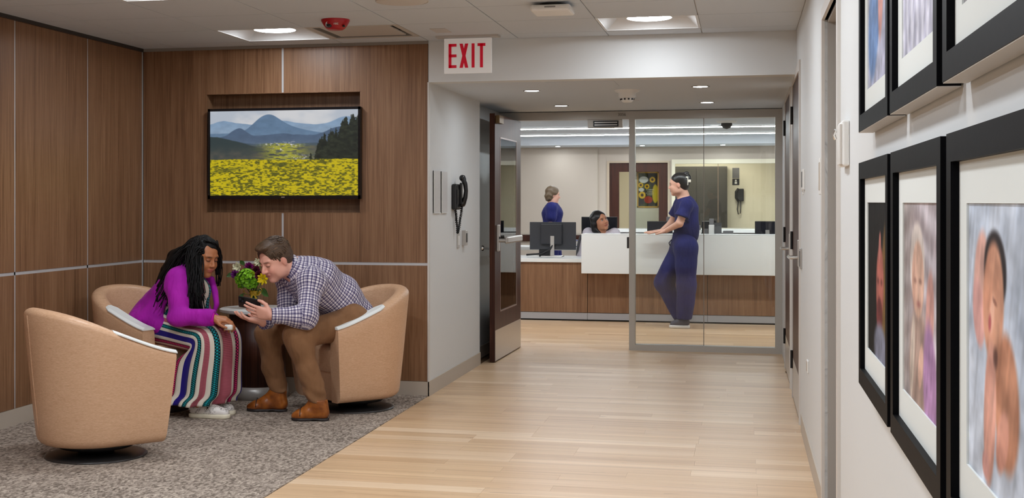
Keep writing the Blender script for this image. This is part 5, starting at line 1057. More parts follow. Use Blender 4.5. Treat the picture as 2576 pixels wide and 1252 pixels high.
    # ---- skirt: rings from the hips over the knees to the hem
    kc = mid(kN, kF); hipc = mid(hN, hF); Tt = kc - hipc; A = np.array([-Tt[1], Tt[0], 0]); A /= np.linalg.norm(A); Td = Tt / np.linalg.norm(Tt); Up = np.cross(Td, A); Up = Up if Up[2] > 0 else -Up; Fh = np.array([Td[0], Td[1], 0]); Fh /= np.linalg.norm(Fh)
    hem = mid(aN, aF); hem = np.array([hem[0] - .015, hem[1], .0]); rings = []
    def ring(c, ax, hw, hh, wav, up): rings.append((np.asarray(c, float), np.asarray(ax, float), hw, hh, wav, np.asarray(up, float)))
    ring(hipc - Td * .10 + Up * .03, A, .175, .115, 0, Up); ring(hipc + Td * .02 + Up * .015, A, .195, .118, .0, Up); ring(mid(hipc, kc, .45) + Up * .006, A, .185, .100, .02, Up); ring(mid(hipc, kc, .8) - Up * .004, A, .176, .092, .03, Up)
    for q, (dz, fw_, hw, hh) in enumerate(((.0, -.010, .176, .108), (-.05, -.030, .176, .142), (-.13, -.075, .178, .178), (-.24, -.090, .188, .180), (-.36, -.095, .198, .178), (kc[2] - .085 - kc[2] * 0 - .0, 0, 0, 0))):
        if hw == 0: break
        ang = [math.radians(35), math.radians(68), math.radians(90), math.radians(90), math.radians(90)][q]; upv = Up * math.cos(ang) + Fh * math.sin(ang); ring(kc + Fh * fw_ + np.array([0, 0, dz]), A, hw, hh, .05 + .045 * q, upv)
    zhem = .085; hem = hem - Fh * .060; ring(np.array([hem[0], hem[1], zhem + .04]), A, .206, .170, .24, Fh); ring(np.array([hem[0], hem[1], zhem]), A, .210, .172, .28, Fh)
    n = 150; NR = 60; Pk = []; UV = []; cs = np.array([r[0] for r in rings]); seg = np.concatenate([[0], np.cumsum(np.linalg.norm(np.diff(cs, axis=0), axis=1))]); ss = np.linspace(0, seg[-1], NR)
    def ip(f): 
        Y = np.array([f(r) for r in rings]); Y = Y if Y.ndim > 1 else Y[:, None]; return np.stack([np.interp(ss, seg, Y[:, j]) for j in range(Y.shape[1])], 1)
    def smooth_rows(a): 
        b = a.copy(); b[1:-1] = (a[:-2] + 2 * a[1:-1] + a[2:]) / 4; return b
    C_, W_, H_, V_, U_ = ip(lambda r: r[0]), ip(lambda r: r[2]), ip(lambda r: r[3]), ip(lambda r: r[4]), ip(lambda r: r[5])
    for _ in range(6): C_, W_, H_, U_ = smooth_rows(C_), smooth_rows(W_), smooth_rows(H_), smooth_rows(U_)
    U_ /= np.linalg.norm(U_, axis=1)[:, None]
    for i in range(NR):
        for j in range(n):
            th = 2 * PI * j / (n - 1) - PI; ca, sa = math.cos(th), math.sin(th); e = .8; x = np.sign(sa) * abs(sa) ** e * W_[i, 0]; y = np.sign(ca) * abs(ca) ** e * H_[i, 0]
            fold = 1 + V_[i, 0] * .5 * (math.sin(9 * th + 1.2 * math.sin(2 * th)) * .55 + .35 * math.sin(17 * th + .5) ) ; twok = 1 - .10 * math.exp(-(th / .35) ** 2) * np.clip((ss[i] - .15) / .3, 0, 1)
            fall = 0.0; Pk.append(C_[i] - A * x * fold * -1 + U_[i] * y * fold * twok); UV.append((th / (2 * PI) * 2.6 + .32, ss[i], 0))
    Pk = np.array(Pk); idx = np.arange(NR * n).reshape(NR, n); q = np.stack([idx[:-1, :-1], idx[:-1, 1:], idx[1:, 1:], idx[1:, :-1]], -1).reshape(-1, 4)
    sk = npmesh('skirt', Pk, q, t.m, body, True); set_vec(sk, 'cl', UV); md = sk.modifiers.new('thick', 'SOLIDIFY'); md.thickness = .004
    # ---- jacket
    J = Sculpt(.03); J.chain([pel + np.array([-.02, 0, -.01]), wai, che, mid(che, nek, .8)], [.165, .135, .145, .085], .06).chain([sN, eN, wN], [.075, .062, .046], .025).chain([sF, eF, wF], [.072, .060, .045], .025).cap(sN, mid(che, nek, .7), .075, .09, .05).cap(sF, mid(che, nek, .7), .07, .09, .05)
    J.ell(at(388, 800, 7.68), (.155, .20, .11), None, .06).ell(at(410, 822, 7.56), (.10, .09, .075), None, .05)
    fc = M @ np.array([1, 0, 0]); fc[2] = 0; fc /= np.linalg.norm(fc)
    J.subcap(nek + fc * .115 - A * .01, che + fc * .165 - A * .02, .055, .095, .012).subcap(che + fc * .165 - A * .02, wai + fc * .20 - A * .02 + np.array([0, 0, -.02]), .095, .115, .012)
    J.plane(wN, wN - eN, wN, .09).plane(wF, wF - eF, wF, .09); J.plane(at(440, 840, 7.55), Td * .6 - np.array([0, 0, .8]), at(428, 858, 7.62), .23).plane(pel + np.array([0, 0, -.13]), (0, 0, -1)); w_a = wrinkle(.006, 22, 3); w_b = wrinkle(.003, 52, 4); J.disp = lambda P: w_a(P) + w_b(P)
    JAC = cloth_mat('magenta_jacket_cloth', lambda t: t.ramp(t.noise(t.pos(), 6, 2), [(.3, rgb(150, 18, 150)), (.7, rgb(176, 30, 172))]), .75)
    jo, _ = J.build('jacket', JAC, body, .006, 2)
    c_ = Sculpt(.01); d_ = (wN - eN) / np.linalg.norm(wN - eN); c_.cap(wN - d_ * .018, wN + d_ * .002, .042, .040); c_.plane(wN + d_ * .006, d_).plane(wN - d_ * .02, -d_); c_.build('cuff', cloth_mat('magenta_cuff', lambda t: t.mix(.5, rgb(200, 10, 170), rgb(190, 8, 160)), .7), body, .005)
    # collar lapel on the far side and a small zip on the pocket
    MB().tube([at(508, 690, 7.66), at(532, 702, 7.68), at(541, 735, 7.66), at(545, 765, 7.64), at(538, 790, 7.62)], [.012, .022, .020, .018, .010], 8).build('lapel', JAC, jo, True)
    zp = [at(404, 798, 7.545), at(398, 806, 7.535), at(394, 814, 7.53)]; MB().tube(zp, .0035, 6).build('pocket_zip', STEEL, jo)
    # ---- shoes: white sneakers with a sole and a patterned counter
    def sneaker(toe, heel, ank):
        f = toe - heel; f[2] = 0; L = np.linalg.norm(f); f /= L; l = np.array([-f[1], f[0], 0]); R = np.stack([f, l, np.array([0, 0, 1.])], 1); c = mid(toe, heel); c[2] = 0
        so = Sculpt(.01); so.chain([heel * [1, 1, 0] + f * .035 + [0, 0, .018], c + [0, 0, .018], toe * [1, 1, 0] - f * .042 + [0, 0, .018]], [.036, .037, .042], .02).plane(c + [0, 0, .030], (0, 0, 1)).plane(c + [0, 0, .003], (0, 0, -1))
        up = Sculpt(.02); up.chain([heel * [1, 1, 0] + f * .034 + [0, 0, .06], heel * [1, 1, 0] + f * .10 + [0, 0, .06], c + f * .03 + [0, 0, .045], toe * [1, 1, 0] - f * .042 + [0, 0, .034]], [.036, .036, .036, .034], .02).cap(heel * [1, 1, 0] + f * .05 + [0, 0, .09], heel * [1, 1, 0] + f * .055 + [0, 0, .06], .030, .034, .02).plane(c + [0, 0, .027], (0, 0, -1))
        WHS = NT('white_leather_spotted') if 'white_leather_spotted' not in MATS else None
        if WHS:
            tt = WHS; nn = tt.noise(tt.pos(), 120, 3, .6, 1.2); mm = tt.math('MULTIPLY', tt.math('GREATER_THAN', nn, .56), tt.math('GREATER_THAN', tt.noise(tt.pos(), 16, 1), .47)); tt.bs(color=tt.mix(mm, rgb(232, 226, 222), rgb(52, 50, 52)), rough=.4)
        sh, _ = up.build('sneaker', MATS['white_leather_spotted'], body, .0045); so.build('sole', plain('cream_rubber', rgb(232, 224, 202), .5), sh, .005)
        MB().tube([T_ for T_ in (heel * [1, 1, 0] + f * .115 + l * .02 + [0, 0, .088], heel * [1, 1, 0] + f * .135 - l * .02 + [0, 0, .080], heel * [1, 1, 0] + f * .15 + l * .02 + [0, 0, .074], heel * [1, 1, 0] + f * .165 - l * .02 + [0, 0, .068])], .004, 6).build('laces', EYEW, sh)
    sneaker(at(579, 1045, 7.47), at(476, 1045, 7.47), aN); sneaker(at(592, 1035, 7.62), at(500, 1035, 7.62), aF)
    # ---- hair: cap on the skull and long locs
    HAIR = NT('black_locs'); HAIR.bs(color=rgb(9, 7, 8), rough=.55, spec=.25, normal=HAIR.bump(HAIR.noise(HAIR.mapping(HAIR.pos(), (300, 300, 120)), 1, 2), .5, .004))
    Hc = Sculpt(.01); m = M.astype(np.float32); Hc.ell(T((-.020, 0, .045)), np.array([.103, .085, .090]) * s, m).ell(T((-.045, 0, -.02)), np.array([.075, .084, .09]) * s, m, .03); Hc.sub(T((.105, 0, -.035)), np.array([.088, .080, .122]) * s, m, .01)
    Hc.chain([T((-.06, 0, .02)), at(452, 655, 7.66), at(432, 695, 7.64), at(415, 735, 7.62), at(420, 752, 7.60)], [.070, .072, .070, .052, .026], .04)
    Hc.chain([T((-.02, .07, .03)), T((.02, .088, -.03)), at(549, 690, 7.70)], [.03, .022, .010], .02); Hc.disp = wrinkle(.006, 70, 6)
    ho, _ = Hc.build('hair', HAIR.m, body, .005)
    r = random.Random(12); lm = MB()
    def loc(p0, p1, p2, p3, rad):
        pts = []; ph = r.uniform(0, 6)
        for i in range(13): tq = i / 12; b = p0 * (1 - tq) ** 3 + 3 * p1 * tq * (1 - tq) ** 2 + 3 * p2 * tq * tq * (1 - tq) + p3 * tq ** 3; pts.append(b + np.array([math.sin(ph + tq * 9), math.cos(ph * 1.3 + tq * 8), 0]) * .011 * tq)
        lm.tube(pts, [rad * (1 - .25 * i / 12) for i in range(13)], 6)
    for k in range(430):
        az = math.radians(r.uniform(72, 288)); el = math.radians(r.uniform(-5, 82)); d = np.array([math.cos(el) * math.cos(az), math.cos(el) * math.sin(az), math.sin(el)]); p0 = T(np.array([-.018, 0, .035]) + d * np.array([.100, .083, .090]))
        near = d[1] < 0; back = np.clip(-d[0] * .8 + .5, 0, 1); out = M @ np.array([d[0], d[1], 0]); out[2] = 0
        if near and r.random() < .6: px = r.uniform(474, 514); py = r.uniform(735, 790); Yd = r.uniform(7.42, 7.49); 
        elif near or d[0] < -.35: px = r.uniform(386, 446); py = r.uniform(712, 775); Yd = r.uniform(7.48, 7.74)
        else: px = r.uniform(420, 470); py = r.uniform(700, 760); Yd = r.uniform(7.70, 7.84)
        p3 = at(px, py, Yd); p1 = p0 + out * .045 + np.array([0, 0, .02 + .03 * math.sin(el)]); p2 = mid(p0, p3, .5) + out * .03 + np.array([-.02, 0, .035]); loc(p0, p1, p2, p3, r.uniform(.0034, .0054))
    for k in range(26):   # strands along the forehead, falling on the far side of the face
        p0 = T((.045 - .03 * r.random(), -.05 + .10 * r.random(), .118 + .004 * r.random())); px = r.uniform(545, 556); py = r.uniform(660, 722); p3 = at(px, py, 7.70 + .05 * r.random()); p1 = T((.08, .035, .115)); p2 = at(px + 2, 630, 7.68); loc(p0, p1, p2, p3, .0042)
    for k in range(16):
        p0 = T((.062 - .06 * k / 16, -.066 - .006 * (k % 3), .075 - .05 * (k % 4) / 4)); loc(p0, p0 + np.array([-.03, -.01, .012]), p0 + np.array([-.06, -.02, -.02]), at(r.uniform(470, 500), r.uniform(700, 780), 7.47), .0055)
    lm.build('locs', HAIR.m, ho, True)
    # ---- white object in her hands
    wob = at(576, 822, 7.42); e = empty('compact_case', tuple(wob), label='small white rounded case held in the woman\'s hand', cat='case'); m_ = MB().box(-.026, .026, -.02, .02, -.018, .016, .010); autosmooth(m_.build('case_body', WHITEP, e), 1.2); MB().box(-.0262, .0262, -.0202, .0202, -.0185, -.012, .005).build('case_base', plain('beige_rubber', rgb(200, 178, 150), .5), e)
woman()
# ================================================================== MAN IN PLAID SHIRT, SEATED
def man():
    pel, spi, che, nek = at(878, 797, 7.98), at(850, 752, 7.92), at(795, 712, 7.78), at(738, 676, 7.70); hc = at(693, 653, 7.60)
    sN, sF = at(782, 708, 7.60), at(722, 700, 7.86); eN, wN = at(772, 796, 7.47), at(684, 794, 7.37); eF, wF = at(722, 796, 7.74), at(662, 810, 7.52)
    hN, kN, aN = at(880, 815, 7.84), at(746, 842, 7.50), at(800, 1012, 7.53); hF, kF, aF = at(852, 808, 8.04), at(672, 838, 7.76), at(702, 1000, 7.80)
    fwd = np.array([-.492, -.740, -.454]); M = frame_from(fwd, (-.1, -.1, 1)); s = 1.02
    S = Sculpt(.02); T = head_shapes(S, hc, M, s, False, 1.08)
    S.cap(nek, T((-.03, 0, -.055)), .064, .060, .03).chain([pel, spi, che, nek], [.125, .115, .125, .07], .05).cap(sN, che, .055, .1, .05).cap(sF, che, .055, .1, .05)
    S.chain([sN, eN, wN], [.052, .042, .029], .02).chain([sF, eF, wF], [.052, .042, .029], .02).cap(hN, hF, .11, .11, .04).chain([hN, kN, aN], [.085, .058, .036], .02).chain([hF, kF, aF], [.085, .058, .036], .02)
    hand(S, wN, (-.96, -.02, .22), (.12, 1, .25), -1, (.10, .14, .20, .28), .05, (.15, .2), s=1.0); hand(S, wF, (-.93, -.25, .18), (.1, .25, 1), 1, (.22, .22, .25, .3), .05, (.3, .35), s=1.0)
    skin = skin_mat('man_skin', .45); body, P = S.build('person', skin, None, .0042); base = s2l((232, 172, 152))
    set_col(body, paint_head(P, T, M, hc, s, base, s2l((196, 112, 104)), s2l((222, 138, 120)), s2l((98, 66, 48))))
    tag(body, 'man in a plaid shirt and brown trousers leaning over a phone in the right chair', 'person', 'people in the lounge')
    eyes(body, T, M, s, plain('man_lid', rgb(214, 152, 132), .45), (1, 0, -.5), .52)
    # ---- plaid shirt
    H = Sculpt(.03); H.chain([pel, spi, che, mid(che, nek, .85)], [.165, .145, .150, .095], .06).chain([sN, eN, wN], [.078, .064, .046], .025).chain([sF, eF, wF], [.075, .062, .046], .025).cap(sN, mid(che, nek, .6), .08, .10, .05).cap(sF, mid(che, nek, .6), .075, .1, .05)
    H.cap(mid(eN, wN, .0), mid(eN, wN, .3), .066, .060, .02)
    H.plane(wN, wN - eN, wN, .09).plane(wF, wF - eF, wF, .09).plane(pel + np.array([0, 0, -.085]), (-.3, 0, -1)); H.subcap(T((0.0, 0, -.10)), T((.05, 0, -.16)), .05, .05, .01); w_a = wrinkle(.007, 20, 5); w_b = wrinkle(.003, 48, 15); H.disp = lambda P: w_a(P) + w_b(P)
    t = NT('plaid_shirt_cloth'); vv = t.node('ShaderNodeSeparateXYZ'); t.l.new(t.attr('cl', 'Vector'), vv.inputs[0])
    def bands(x, per):
        f = t.math('FRACT', t.math('DIVIDE', x, per)); return t.ramp(f, [(0, (.0, .0, .0, 1)), (.16, (.85, .85, .85, 1)), (.36, (.25, .25, .25, 1)), (.44, (.45, .45, .45, 1)), (.54, (.0, .0, .0, 1)), (.68, (.85, .85, .85, 1)), (.86, (.0, .0, .0, 1))], 'CONSTANT')
    a = bands(vv.outputs[0], .037); b = bands(vv.outputs[1], .037); ab = t.math('MULTIPLY', t.math('ADD', a, b), .5)
    c = t.ramp(ab, [(0.0, rgb(236, 230, 232)), (.22, rgb(190, 182, 194)), (.45, rgb(134, 126, 158)), (.70, rgb(84, 76, 112)), (.9, rgb(56, 50, 82))]); t.bs(color=c, rough=.85, spec=.2, normal=crease(t, .55, 10))
    so, Ps = H.build('shirt', t.m, body, .0055, 2); uv = bone_uv(Ps, [(pel, che, .14, 0), (che, nek, .12, .35), (sN, eN, .062, 0), (eN, wN, .052, .26), (sF, eF, .06, .1), (eF, wF, .05, .36)]); set_vec(so, 'cl', uv)
    # cuffs, collar, placket buttons
    def ringcap(c0, d, r0, L, name, mat, par, h=.005):
        d = d / np.linalg.norm(d); q = Sculpt(.004); q.cap(c0 - d * L, c0, r0 * 1.04, r0); q.plane(c0 + d * .004, d).plane(c0 - d * L, -d); return q.build(name, mat, par, h)
    for (e_, w_, u0) in ((eN, wN, .48), (eF, wF, .55)):
        o, Pc = ringcap(w_, w_ - e_, .047, .055, 'cuff', t.m, so); set_vec(o, 'cl', bone_uv(Pc, [(e_, w_, .047, u0)]))
    # collar: a band standing round the neck, open at the throat
    nd = T((-.03, 0, -.055)) - nek; nd /= np.linalg.norm(nd); fr = M[:, 0] - nd * (M[:, 0] @ nd); fr /= np.linalg.norm(fr); lf = np.cross(nd, fr); cvs = []; fcs = []
    for i, a_ in enumerate(np.linspace(.35, 2 * PI - .35, 30)):
        d = fr * math.cos(a_) + lf * math.sin(a_); ce = nek + nd * .028; pt = .45 * math.exp(-((min(a_, 2 * PI - a_) - .35) / .5) ** 2)
        cvs += [ce + d * .072 - nd * .02, ce + d * (.075) + nd * .030, ce + d * .086 - nd * (.002 + .05 * pt)]
    for i in range(29):
        for k in range(2): fcs.append((i * 3 + k, i * 3 + k + 1, (i + 1) * 3 + k + 1, (i + 1) * 3 + k))
    co = mesh('collar', cvs, fcs, t.m, so, True); set_vec(co, 'cl', np.array([[0.3 + .02 * (i % 3), i / 3 * .014, 0] for i in range(90)])); md = co.modifiers.new('thick', 'SOLIDIFY'); md.thickness = .004
    # ---- trousers
    R = Sculpt(.025); R.cap(hN, hF, .125, .125, .05).cap(pel, mid(hN, hF), .13, .13, .05).chain([hN, kN, mid(kN, aN, .5), aN], [.105, .078, .066, .060], .02).chain([hF, kF, mid(kF, aF, .5), aF + [0, 0, .035]], [.105, .078, .064, .058], .02).plane(aN + [0, 0, -.0], (.1, 0, -1), aN, .13).plane(aF + [0, 0, .045], (.1, 0, -1), aF, .15)
    R.plane(pel + np.array([0, 0, .085]), (.3, .2, 1)); w1_ = wrinkle(.0065, 22, 9); w2_ = wrinkle(.006, 60, 19)
    R.disp = lambda P: w1_(P) + w2_(P) * np.clip((.32 - P[:, 2]) / .18, 0, 1)
    TRO = cloth_mat('brown_chino_cloth', lambda t: t.ramp(t.noise(t.pos(), 8, 3), [(.3, rgb(124, 88, 60)), (.7, rgb(142, 103, 72))]), .85); tr, _ = R.build('trousers', TRO, body, .0055, 2)
    # ---- brogue boots
    LEA = NT('tan_boot_leather'); n_ = LEA.noise(LEA.pos(), 22, 3); LEA.bs(color=LEA.ramp(n_, [(.3, rgb(112, 56, 18)), (.55, rgb(150, 82, 26)), (.75, rgb(176, 104, 40))]), rough=.30, spec=.5, coat=.25, crough=.2); SOLE = plain('dark_boot_sole', rgb(40, 34, 36), .5)
    def boot(toe, heel, top):
        f = (toe - heel) * [1, 1, 0]; L = np.linalg.norm(f); f = f / L; l = np.array([-f[1], f[0], 0]); h0 = heel * [1, 1, 0]; t0 = toe * [1, 1, 0]; z = np.array([0, 0, 1.])
        so_ = Sculpt(.012); so_.chain([h0 + f * .036 + z * .016, mid(h0, t0, .45) + z * .016, mid(h0, t0, .72) + z * .016, t0 - f * .034 + z * .02], [.034, .029, .038, .026], .02).plane(t0 + z * .022, (0, 0, 1)).plane(t0 + z * .004, (0, 0, -1)).sub(mid(h0, t0, .36) + z * .0, (.03, .08, .012), np.stack([f, l, z], 1), .005)
        up = Sculpt(.025); up.chain([h0 + f * .038 + z * .050, mid(h0, t0, .5) + z * .050, mid(h0, t0, .74) + z * .034, t0 - f * .032 + z * .030], [.037, .036, .036, .023], .02).cap(h0 + f * .055 + z * .10, top, .043, .052, .03).cap(h0 + f * .05 + z * .06, h0 + f * .06 + z * .12, .040, .044, .02).cap(h0 + f * .07 + z * .13, mid(h0, t0, .55) + z * .065, .035, .030, .03).plane(t0 + z * .020, (0, 0, -1)).plane(top, z)
        bo, _ = up.build('boot', LEA.m, body, .0045); so_.build('sole', SOLE, bo, .005)
        MB().box(0, 0, 0, 0, 0, 0); lc = MB()
        for i in range(4): p = mid(h0, t0, .42 + .055 * i) + z * (.128 - .014 * i); lc.tube([p + l * .022 - z * .008, p + z * .004 + f * .003, p - l * .022 - z * .008], .0032, 6)
        lc.build('laces', BLACKM, bo, True); q = mid(h0, t0, .72); MB().tube([q + l * .045 + z * .035, q + l * .03 + z * .075, q + z * .087, q - l * .03 + z * .075, q - l * .045 + z * .035], .0022, 6).build('toe_cap_seam', SOLE, bo, True)
    boot(at(729, 1054, 7.49), at(829, 1050, 7.53), aN + [0, 0, .02]); boot(at(617, 1031, 7.76), at(724, 1031, 7.80), aF + [0, 0, .075])
    # ---- short brown hair
    HM = NT('brown_hair'); nn = HM.noise(HM.mapping(HM.attr('cl', 'Vector'), (14, 150, 120)), 1, 3, .6, .9); HM.bs(color=HM.ramp(nn, [(.3, rgb(48, 34, 24)), (.6, rgb(92, 68, 48)), (.8, rgb(124, 96, 68))]), rough=.45, normal=HM.bump(nn, .6, .006)); m = M.astype(np.float32)
    hs = Sculpt(.012); hs.ell(T((-.016, 0, .050)), np.array([.104, .084, .086]) * s, m).ell(T((-.050, 0, .0)), np.array([.066, .081, .078]) * s, m, .03).ell(T((.050, 0, .112)), np.array([.044, .058, .020]) * s, m, .03)
    hs.sub(T((.122, 0, -.008)), np.array([.084, .080, .112]) * s, m, .01).sub(T((.012, .085, -.045)), np.array([.030, .03, .048]) * s, m, .008).sub(T((.012, -.085, -.045)), np.array([.030, .03, .048]) * s, m, .008)
    for y in (-1, 1): hs.cap(T((.022, y * .0745, .02)), T((.016, y * .0745, -.022)), .0065, .004, .006)
    tu = wrinkle(.0022, 75, 8); hs.disp = tu; ho, Ph = hs.build('hair', HM.m, body, .004, 1); Lh = (Ph - hc) @ M; set_vec(ho, 'cl', Lh + np.stack([0 * Lh[:, 0], .35 * Lh[:, 0], 0 * Lh[:, 0]], 1))
    r = random.Random(5); tm = MB(); cR = np.array([.106, .086, .088])
    for k in range(420):
        d = np.array([r.uniform(-1, 1), r.uniform(-1, 1), r.uniform(-.1, 1)]); d /= np.linalg.norm(d); pts = []; fl_ = np.array([.75, -.65, 0]) if d[2] > .35 else np.array([-.35, 0, -1.0])
        for q in range(5):
            p = np.array([-.016, 0, .050]) + d * cR * (1.0 + .012 * math.sin(q)); ins = ((p - np.array([.122, 0, -.008])) / np.array([.086, .082, .114])); 
            if (ins @ ins) < 1 or p[2] < -.01: break
            pts.append(T(p)); d = d + (fl_ - d * (fl_ @ d)) * .10; d /= np.linalg.norm(d)
        if len(pts) > 2: tm.tube(pts, [.0012] + [.0022] * (len(pts) - 2) + [.0008], 4)
    so2 = tm.build('hair_strands', HM.m, ho, True); Lh = (np.array(tm.v) - hc) @ M; set_vec(so2, 'cl', Lh)
    # ---- ring and phone
    rg = mid(wN, wN, 0) + np.array([-.112, -.008, -.0]); 
    c0 = at(628, 762, 7.425); ph = empty('smartphone', tuple(c0), label='black smartphone held up in the man\'s hand', cat='phone'); X = np.array([-.93, .05, .12]); X /= np.linalg.norm(X); N = np.array([.05, -.92, -.35]); N -= X * (N @ X); N /= np.linalg.norm(N); Yv = np.cross(N, X); Rm = Matrix(np.stack([X, Yv, N], 1).tolist()); ph.rotation_euler = Rm.to_euler()
    autosmooth(MB().box(-.073, .073, -.036, .036, -.004, .004, .0035).build('case', BLACKP, ph), 1.2); MB().box(.034, .068, -.031, .003 if Yv[2] < 0 else .031, .004, .0062, .001).build('camera_island', plain('gloss_black2', rgb(10, 10, 12), .1), ph)
    for (x, y) in ((.058, -.020), (.044, -.008)): MB().lathe([(0, .0075), (.006, .0075), (.007, .006)], (x, y, 0), 14).build('lens', plain('lens_glass', rgb(40, 40, 52), .08), ph)
    MB().box(-.071, .071, -.034, .034, -.0046, -.004).build('screen', emit('phone_screen', (.7, .8, 1, 1), .6), ph)
man()
# ================================================================== RECEPTION STAFF
NAVY = cloth_mat('navy_scrubs_cloth', lambda t: t.ramp(t.noise(t.pos(), 5, 3), [(.3, rgb(22, 24, 78)), (.7, rgb(34, 38, 100))]), .8); BLKH = NT('black_hair'); BLKH.bs(color=rgb(18, 14, 15), rough=.35, spec=.5, normal=BLKH.bump(BLKH.noise(BLKH.mapping(BLKH.pos(), (200, 200, 60)), 1, 2), .35, .004)); BLKH = BLKH.m
def nurse():
    Y = 13.98; A_ = lambda x, y, dy=0.0: at(x, y, Y + dy)
    hc = A_(1707, 464); nek = A_(1719, 492, .02); che = A_(1725, 525, .02); wai = A_(1727, 575, .02); pel = A_(1720, 612, .02); sN, sF = A_(1727, 516, -.15), A_(1712, 514, .18); eN, wN = A_(1709, 562, -.20), A_(1676, 580, .02); eF, wF = A_(1690, 560, .24), A_(1664, 581, .20)
    hN, hF = A_(1724, 622, -.09), A_(1716, 622, .10); kN, kF = A_(1727, 716, -.09), A_(1668, 712, .08); aN, aF = A_(1722, 797, -.07), A_(1712, 792, .10)
    fwd = -.95 * _rt + .28 * _fw + np.array([0, 0, -.12]); M = frame_from(fwd, (.05, 0, 1)); s = .95; S = Sculpt(.02); T = head_shapes(S, hc, M, s, True, .9)
    S.cap(nek, T((-.03, 0, -.06)), .050, .047, .03).chain([pel, wai, che, nek], [.11, .095, .100, .05], .05).cap(sN, che, .05, .08, .05).cap(sF, che, .05, .09, .05).chain([sN, eN, wN], [.047, .038, .026], .02).chain([sF, eF, wF], [.047, .038, .026], .02).chain([hN, kN, aN], [.085, .058, .036], .02).chain([hF, kF, aF], [.085, .058, .036], .02)
    hand(S, wN, (-1, .10, -.12), (0, .1, -1), 1, (.05, .06, .08, .12), .08, (.1, .1)); hand(S, wF, (-1, .15, -.05), (0, .1, -1), -1, (.05, .06, .08, .12), .08, (.1, .1))
    body, P = S.build('person', skin_mat('nurse_skin'), None, .0055); set_col(body, paint_head(P, T, M, hc, s, s2l((222, 170, 148)), s2l((190, 100, 98)), s2l((222, 148, 130)), s2l((40, 30, 28)))); tag(body, 'nurse in navy scrubs standing at the reception counter behind the glass', 'person', 'reception staff'); eyes(body, T, M, s, plain('nurse_lid', rgb(210, 156, 134), .45))
    Tp = Sculpt(.03); Tp.chain([A_(1726, 590, .02), wai, che, mid(che, nek, .55)], [.118, .112, .118, .070], .06).cap(sN, che, .062, .09, .05).cap(sF, che, .062, .09, .05).cap(sN, mid(sN, eN, .68), .066, .078, .03).cap(sF, mid(sF, eF, .68), .066, .078, .03).ell(A_(1737, 565, .02), (.075, .11, .15), None, .06)
    for a, b in ((sN, eN), (sF, eF)): c = mid(a, b, .66); Tp.plane(c, b - a, c, .12)
    Tp.disp = wrinkle(.007, 20, 31); Tp.build('scrub_top', NAVY, body, .0075, 2)
    Tr = Sculpt(.03); Tr.chain([A_(1720, 590, .02), pel], [.120, .138], .05).cap(hN, hF, .118, .118, .06).chain([hN, kN, aN], [.118, .098, .082], .04).chain([hF, kF, aF], [.118, .100, .074], .04).plane(aN + [0, 0, -.025], (0, 0, -1), aN, .2).plane(A_(1722, 583), (0, 0, 1)); wa = wrinkle(.009, 16, 33); Tr.disp = wa; to, _ = Tr.build('scrub_trousers', NAVY, body, .0075, 2)
    MB().tube([A_(1698, 598, .0), A_(1688, 604, -.02), A_(1683, 611, -.03), A_(1686, 618, -.03)], .006, 6).build('tie_cord', plain('navy_cord', rgb(40, 40, 70), .7), to, True)
    for (tx, hx, py, dy) in ((1683, 1735, 820, -.07), (1690, 1728, 818, .10)):
        tz_ = A_(tx, py, dy) * [1, 1, 0]; hz_ = A_(hx, py, dy) * [1, 1, 0]; z = np.array([0, 0, 1.]); f = (tz_ - hz_) / np.linalg.norm(tz_ - hz_); up = Sculpt(.02); up.chain([hz_ + f * .04 + z * .065, mid(hz_, tz_, .5) + z * .06, tz_ - f * .045 + z * .04], [.042, .040, .036], .02).plane(tz_ + z * .028, -z); sh, _ = up.build('shoe', plain('dark_runner', rgb(74, 72, 84), .7), body, .006)
        so = Sculpt(.01); so.chain([hz_ + f * .04 + z * .018, mid(hz_, tz_, .5) + z * .018, tz_ - f * .042 + z * .02], [.045, .04, .043], .02).plane(tz_ + z * .034, z).plane(tz_ + z * .002, -z); so.build('sole', plain('white_sole', rgb(226, 222, 220), .5), sh, .006)
    hs = Sculpt(.01); m = M.astype(np.float32); hs.ell(T((-.022, 0, .046)), np.array([.103, .084, .088]) * s, m).ell(T((-.055, 0, -.01)), np.array([.062, .075, .068]) * s, m, .03).ell(T((-.112, 0, .055)), np.array([.035, .04, .05]) * s, m, .02).ell(T((-.10, 0, .115)), np.array([.03, .03, .02]) * s, m, .015); hs.sub(T((.118, 0, -.03)), np.array([.088, .09, .112]) * s, m, .01).sub(T((.02, -.09, -.05)), np.array([.04, .035, .05]) * s, m, .008).sub(T((.02, .09, -.05)), np.array([.04, .035, .05]) * s, m, .008); ho, _ = hs.build('hair', BLKH, body, .005)
    cl_ = MB(); c = A_(1727, 455, -.045)
    cl_.box(-.018, .018, -.012, .012, -.045, -.032, .004).box(-.018, .018, -.012, .012, .032, .045, .004).box(-.018, -.009, -.012, .012, -.04, .04, .003).box(.009, .018, -.012, .012, -.04, .04, .003).box(.018, .045, -.01, .01, -.015, .015, .005); cl_.v = [(a + c[0], b + c[1], d + c[2]) for a, b, d in cl_.v]; cl_.build('hair_claw', plain('pearl_clip', rgb(236, 230, 216), .3), ho)
nurse()
